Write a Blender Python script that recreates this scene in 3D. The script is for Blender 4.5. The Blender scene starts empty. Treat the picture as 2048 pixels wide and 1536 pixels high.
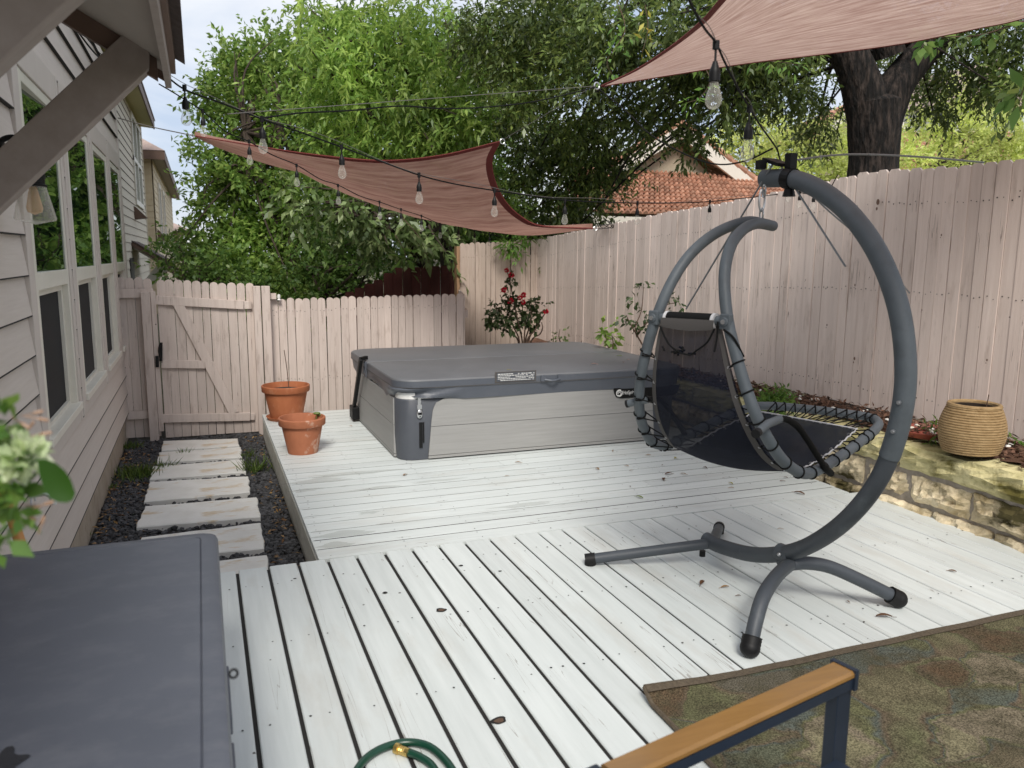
import bpy, math, random
import numpy as np
from mathutils import Vector
random.seed(7); RNG = np.random.default_rng(11)
scene = bpy.context.scene
COL = scene.collection
rad = math.radians

# ------------------------------------------------------------------ camera
YAW, PITCH, ROLL, FPX, CZ = rad(21.193), rad(9.19), rad(0.442), 1600.0, 1.87
_fw = np.array([math.sin(YAW)*math.cos(PITCH), math.cos(YAW)*math.cos(PITCH), -math.sin(PITCH)])
_r0 = np.array([math.cos(YAW), -math.sin(YAW), 0.]); _u0 = np.cross(_r0, _fw)
_rt = math.cos(ROLL)*_r0 + math.sin(ROLL)*_u0
_up = -math.sin(ROLL)*_r0 + math.cos(ROLL)*_u0
CP = np.array([0, 0, CZ])
def _ray(x, y): return (x-1024)*_rt - (y-768)*_up + FPX*_fw
# survey helpers: where a sight line meets a plane of the real place
def aX(x, y, X): d = _ray(x, y); return CP + d*(X/d[0])
def aY(x, y, Y): d = _ray(x, y); return CP + d*(Y/d[1])
def aZ(x, y, Z): d = _ray(x, y); return CP + d*((Z-CZ)/d[2])
def aS(x, y, p0, p1):
    d = _ray(x, y); n = np.array([p1[1]-p0[1], -(p1[0]-p0[0]), 0.])
    return CP + d*((n @ (np.array([p0[0], p0[1], 0.])-CP))/(n @ d))
def depth(p): return float((np.array(p)-CP) @ _fw)

cam = bpy.data.cameras.new('camera'); co = bpy.data.objects.new('camera', cam); COL.objects.link(co)
cam.sensor_width = 34.6; cam.lens = FPX/2048*34.6; cam.clip_start = .02; cam.clip_end = 2000
from mathutils import Matrix
co.matrix_world = Matrix(((_rt[0], _up[0], -_fw[0], 0), (_rt[1], _up[1], -_fw[1], 0), (_rt[2], _up[2], -_fw[2], CZ), (0, 0, 0, 1)))
cam.dof.use_dof = True; cam.dof.focus_distance = 5.0; cam.dof.aperture_fstop = 4.2
scene.camera = co

# ------------------------------------------------------------------ materials
def _nodes(name):
    m = bpy.data.materials.new(name); m.use_nodes = True
    nt = m.node_tree; return m, nt, nt.nodes, nt.links, nt.nodes['Principled BSDF']
def c4(c): return (c[0], c[1], c[2], 1)
def M(name, a, b=None, scale=(8, 8, 8), rough=.6, rvar=.1, bump=.0, bscale=None, island=.0, spec=.4, metal=0, detail=6, lo=.3, hi=.7,
      stain=None, sscale=(2, 2, 2), slo=.55, shi=.7, speck=None, spscale=60, sp_t=.06, bdist=.01, crack=None, ct=.006, ccol=(.12, .11, .10)):
    """noise between two colours, per-board variation, optional large stains, specks and bump"""
    m, nt, N, L, P = _nodes(name); b = b or a
    tc = N.new('ShaderNodeTexCoord'); mp = N.new('ShaderNodeMapping'); mp.inputs['Scale'].default_value = scale
    L.new(tc.outputs['Object'], mp.inputs['Vector'])
    geo = N.new('ShaderNodeNewGeometry')
    no = N.new('ShaderNodeTexNoise'); no.noise_dimensions = '4D'; no.inputs['Scale'].default_value = 1; no.inputs['Detail'].default_value = detail; no.inputs['Roughness'].default_value = .62
    L.new(mp.outputs[0], no.inputs['Vector'])
    wv = N.new('ShaderNodeMath'); wv.operation = 'MULTIPLY'; wv.inputs[1].default_value = 37 if island else 0
    L.new(geo.outputs['Random Per Island'], wv.inputs[0]); L.new(wv.outputs[0], no.inputs['W'])
    cr = N.new('ShaderNodeValToRGB'); cr.color_ramp.elements[0].position = lo; cr.color_ramp.elements[1].position = hi
    cr.color_ramp.elements[0].color = c4(a); cr.color_ramp.elements[1].color = c4(b)
    L.new(no.outputs['Fac'], cr.inputs['Fac']); col = cr.outputs['Color']
    def mix(f, x, y, typ='MIX'):
        k = N.new('ShaderNodeMix'); k.data_type = 'RGBA'; k.blend_type = typ
        if hasattr(f, 'links'): L.new(f, k.inputs[0])
        else: k.inputs[0].default_value = f
        for v, s in ((x, 6), (y, 7)):
            if hasattr(v, 'links'): L.new(v, k.inputs[s])
            else: k.inputs[s].default_value = c4(v)
        return k.outputs[2]
    if stain:
        mp2 = N.new('ShaderNodeMapping'); mp2.inputs['Scale'].default_value = sscale; L.new(tc.outputs['Object'], mp2.inputs['Vector'])
        n2 = N.new('ShaderNodeTexNoise'); n2.inputs['Scale'].default_value = 1; n2.inputs['Detail'].default_value = 7; n2.inputs['Roughness'].default_value = .65
        L.new(mp2.outputs[0], n2.inputs['Vector'])
        r2 = N.new('ShaderNodeMapRange'); r2.inputs[1].default_value = slo; r2.inputs[2].default_value = shi; L.new(n2.outputs['Fac'], r2.inputs[0])
        col = mix(r2.outputs[0], col, stain)
    if island:
        r3 = N.new('ShaderNodeMapRange'); r3.inputs[3].default_value = 1-island; r3.inputs[4].default_value = 1+island
        L.new(geo.outputs['Random Per Island'], r3.inputs[0])
        hs = N.new('ShaderNodeHueSaturation'); L.new(col, hs.inputs['Color']); L.new(r3.outputs[0], hs.inputs['Value']); col = hs.outputs[0]
    if speck:
        vo = N.new('ShaderNodeTexVoronoi'); vo.inputs['Scale'].default_value = spscale; L.new(tc.outputs['Object'], vo.inputs['Vector'])
        n5 = N.new('ShaderNodeTexNoise'); n5.inputs['Scale'].default_value = 5; L.new(tc.outputs['Object'], n5.inputs['Vector'])
        mm = N.new('ShaderNodeMath'); mm.operation = 'MULTIPLY'; mm.inputs[1].default_value = sp_t*2; L.new(n5.outputs['Fac'], mm.inputs[0])
        lt = N.new('ShaderNodeMath'); lt.operation = 'LESS_THAN'; L.new(vo.outputs['Distance'], lt.inputs[0]); L.new(mm.outputs[0], lt.inputs[1])
        sr = N.new('ShaderNodeSeparateColor'); L.new(vo.outputs['Color'], sr.inputs[0])
        g2 = N.new('ShaderNodeMath'); g2.operation = 'GREATER_THAN'; g2.inputs[1].default_value = .72; L.new(sr.outputs[0], g2.inputs[0])
        m3 = N.new('ShaderNodeMath'); m3.operation = 'MULTIPLY'; L.new(lt.outputs[0], m3.inputs[0]); L.new(g2.outputs[0], m3.inputs[1])
        col = mix(m3.outputs[0], col, speck)
    if crack:
        mp4 = N.new('ShaderNodeMapping'); mp4.inputs['Scale'].default_value = crack; L.new(tc.outputs['Object'], mp4.inputs['Vector'])
        n7 = N.new('ShaderNodeTexNoise'); n7.noise_dimensions = '4D'; n7.inputs['Scale'].default_value = 1; n7.inputs['Detail'].default_value = 3; L.new(mp4.outputs[0], n7.inputs['Vector']); L.new(wv.outputs[0], n7.inputs['W'])
        sb = N.new('ShaderNodeMath'); sb.operation = 'SUBTRACT'; sb.inputs[1].default_value = .5; L.new(n7.outputs['Fac'], sb.inputs[0])
        ab = N.new('ShaderNodeMath'); ab.operation = 'ABSOLUTE'; L.new(sb.outputs[0], ab.inputs[0])
        n8 = N.new('ShaderNodeTexNoise'); n8.inputs['Scale'].default_value = 3.1; L.new(tc.outputs['Object'], n8.inputs['Vector'])
        r8 = N.new('ShaderNodeMapRange'); r8.inputs[1].default_value = .46; r8.inputs[2].default_value = .62; r8.inputs[3].default_value = 0; r8.inputs[4].default_value = ct*2; L.new(n8.outputs['Fac'], r8.inputs[0])
        l8 = N.new('ShaderNodeMath'); l8.operation = 'LESS_THAN'; L.new(ab.outputs[0], l8.inputs[0]); L.new(r8.outputs[0], l8.inputs[1])
        h8 = N.new('ShaderNodeMath'); h8.operation = 'MULTIPLY'; h8.inputs[1].default_value = .75; L.new(l8.outputs[0], h8.inputs[0])
        col = mix(h8.outputs[0], col, ccol)
    L.new(col, P.inputs['Base Color'])
    rr = N.new('ShaderNodeMapRange'); rr.inputs[3].default_value = max(.02, rough-rvar); rr.inputs[4].default_value = min(1, rough+rvar)
    L.new(no.outputs['Fac'], rr.inputs[0]); L.new(rr.outputs[0], P.inputs['Roughness'])
    P.inputs['Specular IOR Level'].default_value = spec; P.inputs['Metallic'].default_value = metal
    if bump:
        if bscale:
            mp3 = N.new('ShaderNodeMapping'); mp3.inputs['Scale'].default_value = bscale; L.new(tc.outputs['Object'], mp3.inputs['Vector'])
            nb = N.new('ShaderNodeTexNoise'); nb.inputs['Scale'].default_value = 1; nb.inputs['Detail'].default_value = 6; L.new(mp3.outputs[0], nb.inputs['Vector'])
        else: nb = no
        bp = N.new('ShaderNodeBump'); bp.inputs['Strength'].default_value = bump; bp.inputs['Distance'].default_value = bdist
        L.new(nb.outputs['Fac'], bp.inputs['Height']); L.new(bp.outputs[0], P.inputs['Normal'])
    return m

def leafmat(name, dark, mid, light, trans=.35, rough=.45, spec=.4):
    m, nt, N, L, P = _nodes(name)
    geo = N.new('ShaderNodeNewGeometry'); cr = N.new('ShaderNodeValToRGB')
    e = cr.color_ramp.elements; e[0].color = c4(dark); e[1].color = c4(light); e.new(.55).color = c4(mid)
    L.new(geo.outputs['Random Per Island'], cr.inputs[0])
    tc = N.new('ShaderNodeTexCoord'); no = N.new('ShaderNodeTexNoise'); no.inputs['Scale'].default_value = .9; no.inputs['Detail'].default_value = 3
    L.new(tc.outputs['Object'], no.inputs['Vector'])
    mr = N.new('ShaderNodeMapRange'); mr.inputs[1].default_value = .3; mr.inputs[2].default_value = .7; mr.inputs[3].default_value = .6; mr.inputs[4].default_value = 1.35
    L.new(no.outputs['Fac'], mr.inputs[0])
    hs = N.new('ShaderNodeHueSaturation'); L.new(cr.outputs[0], hs.inputs['Color']); L.new(mr.outputs[0], hs.inputs['Value'])
    L.new(hs.outputs[0], P.inputs['Base Color']); P.inputs['Roughness'].default_value = rough; P.inputs['Specular IOR Level'].default_value = spec
    tr = N.new('ShaderNodeBsdfTranslucent'); h2 = N.new('ShaderNodeHueSaturation'); h2.inputs['Value'].default_value = 1.6; h2.inputs['Hue'].default_value = .485
    L.new(hs.outputs[0], h2.inputs['Color']); L.new(h2.outputs[0], tr.inputs[0])
    mx = N.new('ShaderNodeMixShader'); mx.inputs[0].default_value = trans
    L.new(P.outputs[0], mx.inputs[1]); L.new(tr.outputs[0], mx.inputs[2]); L.new(mx.outputs[0], N['Material Output'].inputs[0])
    return m

def clothmat(name, a, b, stripe_scale, see=.12, trans=.45, axis=2):
    m, nt, N, L, P = _nodes(name)
    uv = N.new('ShaderNodeUVMap'); mp = N.new('ShaderNodeMapping'); mp.inputs['Scale'].default_value = stripe_scale
    L.new(uv.outputs[0], mp.inputs[0])
    no = N.new('ShaderNodeTexNoise'); no.inputs['Scale'].default_value = 1; no.inputs['Detail'].default_value = 5; no.inputs['Roughness'].default_value = .7; L.new(mp.outputs[0], no.inputs['Vector'])
    cr = N.new('ShaderNodeValToRGB'); cr.color_ramp.elements[0].position = .32; cr.color_ramp.elements[1].position = .7
    cr.color_ramp.elements[0].color = c4(a); cr.color_ramp.elements[1].color = c4(b); L.new(no.outputs['Fac'], cr.inputs[0])
    L.new(cr.outputs[0], P.inputs['Base Color']); P.inputs['Roughness'].default_value = .85; P.inputs['Specular IOR Level'].default_value = .15
    n2 = N.new('ShaderNodeTexNoise'); n2.inputs['Scale'].default_value = 260; n2.inputs['Detail'].default_value = 2; L.new(uv.outputs[0], n2.inputs['Vector'])
    bp = N.new('ShaderNodeBump'); bp.inputs['Strength'].default_value = .5; bp.inputs['Distance'].default_value = .01; L.new(n2.outputs['Fac'], bp.inputs['Height']); L.new(bp.outputs[0], P.inputs['Normal'])
    tr = N.new('ShaderNodeBsdfTranslucent'); L.new(cr.outputs[0], tr.inputs[0])
    mx = N.new('ShaderNodeMixShader'); mx.inputs[0].default_value = trans; L.new(P.outputs[0], mx.inputs[1]); L.new(tr.outputs[0], mx.inputs[2])
    tp = N.new('ShaderNodeBsdfTransparent'); m2 = N.new('ShaderNodeMixShader'); m2.inputs[0].default_value = see
    L.new(mx.outputs[0], m2.inputs[1]); L.new(tp.outputs[0], m2.inputs[2]); L.new(m2.outputs[0], N['Material Output'].inputs[0])
    return m

def glassmat(name, tint=(.9, .92, .92), gl=.25, rough=.03):
    m, nt, N, L, P = _nodes(name)
    fr = N.new('ShaderNodeLayerWeight'); fr.inputs[0].default_value = gl
    tp = N.new('ShaderNodeBsdfTransparent'); tp.inputs[0].default_value = c4(tint)
    g = N.new('ShaderNodeBsdfGlossy'); g.inputs['Roughness'].default_value = rough
    mx = N.new('ShaderNodeMixShader'); L.new(fr.outputs['Facing'], mx.inputs[0]); L.new(tp.outputs[0], mx.inputs[1]); L.new(g.outputs[0], mx.inputs[2])
    L.new(mx.outputs[0], N['Material Output'].inputs[0]); return m

def bulbmat(name, c, a, b):
    m, nt, N, L, P = _nodes(name)
    tp = N.new('ShaderNodeBsdfTransparent'); P.inputs['Base Color'].default_value = c4(c); P.inputs['Roughness'].default_value = .12
    lw = N.new('ShaderNodeLayerWeight'); lw.inputs[0].default_value = .35
    mr = N.new('ShaderNodeMapRange'); mr.inputs[3].default_value = a; mr.inputs[4].default_value = b; L.new(lw.outputs['Facing'], mr.inputs[0])
    mx = N.new('ShaderNodeMixShader'); L.new(mr.outputs[0], mx.inputs[0]); L.new(tp.outputs[0], mx.inputs[1]); L.new(P.outputs[0], mx.inputs[2]); L.new(mx.outputs[0], N['Material Output'].inputs[0])
    return m
def simple(name, c, rough=.5, metal=0, spec=.5):
    m, nt, N, L, P = _nodes(name); P.inputs['Base Color'].default_value = c4(c); P.inputs['Roughness'].default_value = rough
    P.inputs['Metallic'].default_value = metal; P.inputs['Specular IOR Level'].default_value = spec
    no = N.new('ShaderNodeTexNoise'); no.inputs['Scale'].default_value = 40; mr = N.new('ShaderNodeMapRange'); mr.inputs[3].default_value = max(.02, rough-.08); mr.inputs[4].default_value = min(1, rough+.08)
    L.new(no.outputs[0], mr.inputs[0]); L.new(mr.outputs[0], P.inputs['Roughness']); return m

SID = (.50, .455, .43)
MAT = {}
MAT['siding'] = M('siding_paint', (.55, .49, .44), (.61, .55, .50), scale=(60, 3, 60), rough=.7, bump=.35, bscale=(90, 5, 90), bdist=.004)
MAT['siding2'] = M('neighbour_siding_paint', (.56, .51, .41), (.62, .57, .47), scale=(30, 2, 30), rough=.75)
MAT['siding3'] = M('tan_siding_paint', (.60, .50, .34), (.66, .56, .40), scale=(8, 8, 8), rough=.75)
MAT['trim'] = M('cream_trim_paint', (.64, .61, .53), (.70, .67, .59), scale=(9, 9, 9), rough=.45, stain=(.42, .38, .33), sscale=(14, 14, 3), slo=.62, shi=.8)
MAT['casing'] = M('taupe_casing_paint', (.53, .475, .43), (.58, .525, .48), scale=(20, 20, 3), rough=.6)
MAT['brace'] = M('rough_timber_shaded', (.27, .225, .20), (.34, .29, .26), scale=(14, 20, 14), rough=.75, bump=.5, bscale=(9, 40, 9), bdist=.006)  # siding paint darkened: the shade under the awning is put into the colour
MAT['soffit'] = M('soffit_paint', (.34, .30, .26), (.38, .34, .30), scale=(5, 5, 5), rough=.8)
MAT['soffit2'] = M('olive_soffit_paint', (.52, .48, .26), (.56, .52, .30), rough=.8)
MAT['brown'] = M('brown_fascia_paint', (.12, .075, .055), (.16, .10, .075), rough=.6)
MAT['shingle'] = M('asphalt_shingles', (.06, .045, .04), (.13, .10, .09), scale=(30, 30, 30), rough=.95, bump=.5)
MAT['shingle2'] = M('pinkish_shingles', (.30, .23, .20), (.40, .31, .28), scale=(14, 14, 14), rough=.95)
MAT['concrete'] = M('foundation_concrete', (.36, .30, .23), (.48, .42, .34), scale=(12, 5, 5), rough=.9, bump=.4, stain=(.20, .14, .10), sscale=(9, 9, 6), slo=.55, shi=.8)
MAT['fence'] = M('pinkish_fence_paint', (.52, .435, .39), (.62, .535, .485), scale=(40, 40, 2.2), rough=.75, bump=.35, bscale=(70, 70, 4), bdist=.004, island=.10, crack=(26, 26, .4), ct=.002, ccol=(.20, .15, .125),
                 stain=(.30, .23, .19), sscale=(14, 14, 2.6), slo=.56, shi=.80, speck=(.08, .05, .04), spscale=9, sp_t=.05)
MAT['fence_right'] = M('lit_fence_paint', (.62, .52, .465), (.71, .61, .555), scale=(40, 40, 2.2), rough=.75, bump=.35, bscale=(70, 70, 4), bdist=.004, island=.10, crack=(26, 26, .4), ct=.002, ccol=(.20, .15, .125),
                 stain=(.42, .335, .285), sscale=(14, 14, 2.6), slo=.56, shi=.80, speck=(.08, .05, .04), spscale=9, sp_t=.05)  # same paint as the low fence, lightened to put brighter light into the colour
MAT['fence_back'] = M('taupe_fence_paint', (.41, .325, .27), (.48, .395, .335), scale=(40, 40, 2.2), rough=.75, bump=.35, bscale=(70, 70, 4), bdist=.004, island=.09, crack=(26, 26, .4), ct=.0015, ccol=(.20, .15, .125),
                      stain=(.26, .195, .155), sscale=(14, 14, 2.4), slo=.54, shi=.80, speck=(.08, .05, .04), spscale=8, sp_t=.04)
MAT['redfence'] = M('dark_red_fence_stain', (.055, .014, .012), (.085, .022, .018), scale=(30, 30, 2), rough=.8, island=.2)
MAT['rawwood'] = M('weathered_wood', (.26, .15, .08), (.38, .24, .14), scale=(40, 40, 3), rough=.8)
def deckmat(name, sc):
    return M(name, (.55, .59, .58), (.65, .69, .68), scale=sc, rough=.5, rvar=.14, bump=.25, bscale=tuple(v*2 for v in sc), bdist=.003, island=.045,
             stain=(.50, .495, .455), sscale=tuple(v*.12+.9 for v in sc), slo=.53, shi=.82, speck=(.06, .055, .05), spscale=11, sp_t=.05, spec=.45, crack=tuple((15 if v > 20 else .5 if v < 3 else 1) for v in sc), ct=.0016, ccol=(.30, .29, .27))
MAT['deckY'] = deckmat('white_deck_paint', (26, 1.8, 8)); MAT['deckX'] = deckmat('white_deck_paint_across', (1.8, 26, 8))
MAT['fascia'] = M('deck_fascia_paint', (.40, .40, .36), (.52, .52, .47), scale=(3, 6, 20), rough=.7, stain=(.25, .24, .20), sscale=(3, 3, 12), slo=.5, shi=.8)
MAT['dark'] = simple('dark_gap_and_shade', (.012, .011, .01), .9)
MAT['gravel'] = M('black_lava_gravel', (.026, .026, .028), (.085, .085, .09), scale=(60, 60, 60), rough=.8, island=.55, bump=.3)
MAT['gravelbed'] = M('gravel_bed_dirt', (.018, .016, .015), (.05, .045, .04), scale=(50, 50, 50), rough=.95, bump=.8)
MAT['slab'] = M('pale_limestone', (.64, .625, .58), (.76, .75, .715), scale=(6, 6, 6), rough=.8, bump=.2, stain=(.55, .41, .24), sscale=(2.6, 7, 3), slo=.56, shi=.66, spec=.3)
MAT['stone'] = M('mossy_limestone', (.27, .21, .11), (.66, .57, .40), scale=(3.6, 3.6, 3.6), rough=.9, bump=1.0, bdist=.06, island=.3, lo=.36, hi=.58, stain=(.07, .058, .02), sscale=(2.4, 2.4, 4), slo=.5, shi=.6)
MAT['capstone'] = M('mossy_capstone', (.30, .27, .11), (.60, .55, .31), scale=(3.5, 3.5, 3.5), rough=.9, bump=1.0, bdist=.06, island=.15, lo=.36, hi=.6, stain=(.11, .095, .022), sscale=(2.2, 2.2, 3.5), slo=.5, shi=.62)
MAT['mortar'] = M('grey_mortar', (.22, .19, .155), (.40, .355, .30), scale=(20, 20, 20), rough=.95, bump=.6)
MAT['mulch'] = M('bark_mulch', (.05, .025, .016), (.16, .085, .055), scale=(9, 9, 9), rough=.9, island=.5)
MAT['soil'] = M('dark_soil', (.02, .014, .01), (.055, .038, .028), scale=(40, 40, 40), rough=.95, bump=.7)
MAT['ground'] = M('ground_soil', (.06, .06, .03), (.11, .10, .05), scale=(2, 2, 2), rough=.95)
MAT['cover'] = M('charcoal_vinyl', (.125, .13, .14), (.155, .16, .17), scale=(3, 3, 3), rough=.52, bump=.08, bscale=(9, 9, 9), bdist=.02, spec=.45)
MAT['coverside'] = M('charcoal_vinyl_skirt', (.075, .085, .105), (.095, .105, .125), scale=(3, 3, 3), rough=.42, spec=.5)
MAT['tubpanel'] = M('grey_wood_grain_panel', (.265, .263, .255), (.32, .318, .31), scale=(2, 2, 50), rough=.6, bump=.2, bscale=(3, 3, 90), bdist=.003)
MAT['tubcorner'] = M('dark_grey_plastic', (.068, .075, .09), (.08, .087, .102), rough=.45)
MAT['white'] = simple('white_plastic', (.75, .75, .73), .4)
MAT['black'] = simple('black_plastic', (.006, .006, .0065), .5, spec=.25)
MAT['rubber'] = simple('black_rubber', (.006, .006, .0065), .55, spec=.3)
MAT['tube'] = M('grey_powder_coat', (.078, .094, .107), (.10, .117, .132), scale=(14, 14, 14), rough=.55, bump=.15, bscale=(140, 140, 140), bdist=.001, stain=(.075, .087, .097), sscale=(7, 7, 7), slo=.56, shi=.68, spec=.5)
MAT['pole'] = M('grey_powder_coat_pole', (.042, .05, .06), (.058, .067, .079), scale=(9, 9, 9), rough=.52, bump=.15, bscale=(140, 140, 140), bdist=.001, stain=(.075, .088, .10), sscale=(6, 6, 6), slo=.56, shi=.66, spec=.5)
MAT['metal'] = simple('galvanised_steel', (.55, .56, .57), .32, metal=.9)
MAT['rod'] = simple('grey_steel_rod', (.22, .23, .24), .4, metal=.3)
MAT['brass'] = simple('brass', (.62, .44, .15), .3, metal=.9)
MAT['webbing'] = simple('grey_webbing', (.075, .069, .066), .85)
MAT['whitecord'] = simple('white_edging_cord', (.55, .55, .56), .8)
MAT['cord'] = simple('black_cord', (.005, .005, .005), .75, spec=.2)
MAT['wire'] = simple('steel_wire', (.13, .12, .11), .5)
MAT['terracotta'] = M('terracotta', (.31, .092, .036), (.41, .14, .058), scale=(9, 9, 6), rough=.75, stain=(.52, .26, .15), sscale=(9, 9, 5), slo=.56, shi=.8)
MAT['terracotta2'] = M('stained_terracotta', (.33, .115, .055), (.42, .155, .078), scale=(12, 12, 7), rough=.8, stain=(.58, .44, .35), sscale=(7, 7, 5), slo=.57, shi=.68)
MAT['rope'] = M('natural_rope', (.235, .15, .065), (.385, .27, .14), scale=(26, 26, 60), rough=.9, bump=.9, bscale=(60, 60, 60), bdist=.006)
MAT['redplastic'] = M('red_plastic', (.26, .06, .04), (.34, .085, .06), rough=.5)
MAT['box'] = M('charcoal_box_plastic', (.088, .098, .122), (.105, .115, .142), scale=(5, 5, 5), rough=.47, bump=.12, bscale=(260, 260, 260), bdist=.001, stain=(.15, .158, .18), sscale=(6, 9, 5), slo=.48, shi=.85, spec=.45, speck=(.25, .26, .28), spscale=24, sp_t=.035)
MAT['armwood'] = M('varnished_arm_wood', (.20, .105, .03), (.26, .14, .042), scale=(5, 40, 9), rough=.17, rvar=.1, spec=.5)
MAT['navy'] = M('navy_metal', (.012, .019, .032), (.018, .026, .042), rough=.4)
MAT['hose'] = simple('green_hose', (.006, .045, .026), .32)
MAT['handle'] = M('orange_wood_handle', (.46, .20, .05), (.54, .26, .08), scale=(30, 30, 3), rough=.4)
MAT['bark'] = M('dark_bark', (.004, .003, .0025), (.055, .040, .033), scale=(22, 22, 5), rough=.95, bump=1.0, bscale=(22, 22, 5), bdist=.08, lo=.45, hi=.66)
MAT['bark2'] = M('grey_brown_bark', (.03, .022, .017), (.075, .055, .042), scale=(20, 20, 5), rough=.95, bump=.6, bdist=.02)
MAT['stem'] = M('woody_stem', (.06, .035, .025), (.12, .075, .05), scale=(30, 30, 8), rough=.8)
MAT['tile'] = M('red_clay_tile', (.30, .135, .085), (.46, .26, .175), scale=(5, 5, 5), rough=.85, island=.28)
MAT['stucco'] = M('beige_stucco', (.36, .30, .22), (.42, .36, .27), scale=(10, 10, 10), rough=.95, bump=.3)
MAT['board'] = M('white_rake_board', (.66, .62, .55), (.72, .68, .61), rough=.7)
MAT['lapwhite'] = M('pale_lap_siding', (.52, .50, .42), (.58, .56, .48), rough=.8)
MAT['amber'] = bulbmat('amber_glass', (.72, .46, .22), .45, .9)
MAT['redpetal'] = leafmat('red_petals', (.45, .01, .025), (.62, .02, .04), (.75, .05, .07), .3)
MAT['cream_petal'] = leafmat('pale_green_petals', (.42, .52, .28), (.58, .66, .42), (.70, .74, .56), .4)
MAT['dry'] = leafmat('dry_leaf', (.16, .08, .035), (.28, .16, .06), (.40, .26, .10), .15)
MAT['dryflower'] = leafmat('dried_flower', (.30, .17, .11), (.40, .25, .17), (.48, .33, .25), .2)
MAT['yellowleaf'] = leafmat('yellowing_leaf', (.22, .22, .03), (.34, .32, .05), (.42, .36, .08), .25)
MAT['glass'] = bulbmat('bulb_glass', (.70, .68, .61), .11, .55)
MAT['shadeglass'] = bulbmat('seeded_glass', (.80, .78, .70), .16, .62)
MAT['label'] = M('label_print', (.05, .055, .065), (.62, .63, .65), scale=(55, 1, 130), rough=.5, detail=1, lo=.46, hi=.5)

def windowglass():
    m, nt, N, L, P = _nodes('window_glass')
    P.inputs['Base Color'].default_value = (.004, .009, .007, 1); P.inputs['Roughness'].default_value = .015; P.inputs['IOR'].default_value = 2.0
    P.inputs['Specular IOR Level'].default_value = .9; P.inputs['Specular Tint'].default_value = (.72, 1, .82, 1)  # green tint put into the reflection, standing in for mirrored trees
    tc = N.new('ShaderNodeTexCoord'); mp = N.new('ShaderNodeMapping'); mp.inputs['Scale'].default_value = (1, 1.2, 9)
    no = N.new('ShaderNodeTexNoise'); no.inputs['Scale'].default_value = 1.0; bp = N.new('ShaderNodeBump'); bp.inputs['Strength'].default_value = .12; bp.inputs['Distance'].default_value = .02
    L.new(tc.outputs['Object'], mp.inputs[0]); L.new(mp.outputs[0], no.inputs['Vector']); L.new(no.outputs[0], bp.inputs['Height']); L.new(bp.outputs[0], P.inputs['Normal'])
    return m
MAT['pane'] = windowglass()
MAT['screen'] = M('insect_screen', (.010, .011, .013), (.02, .021, .024), scale=(6, 6, 6), rough=.75, spec=.25)

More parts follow.
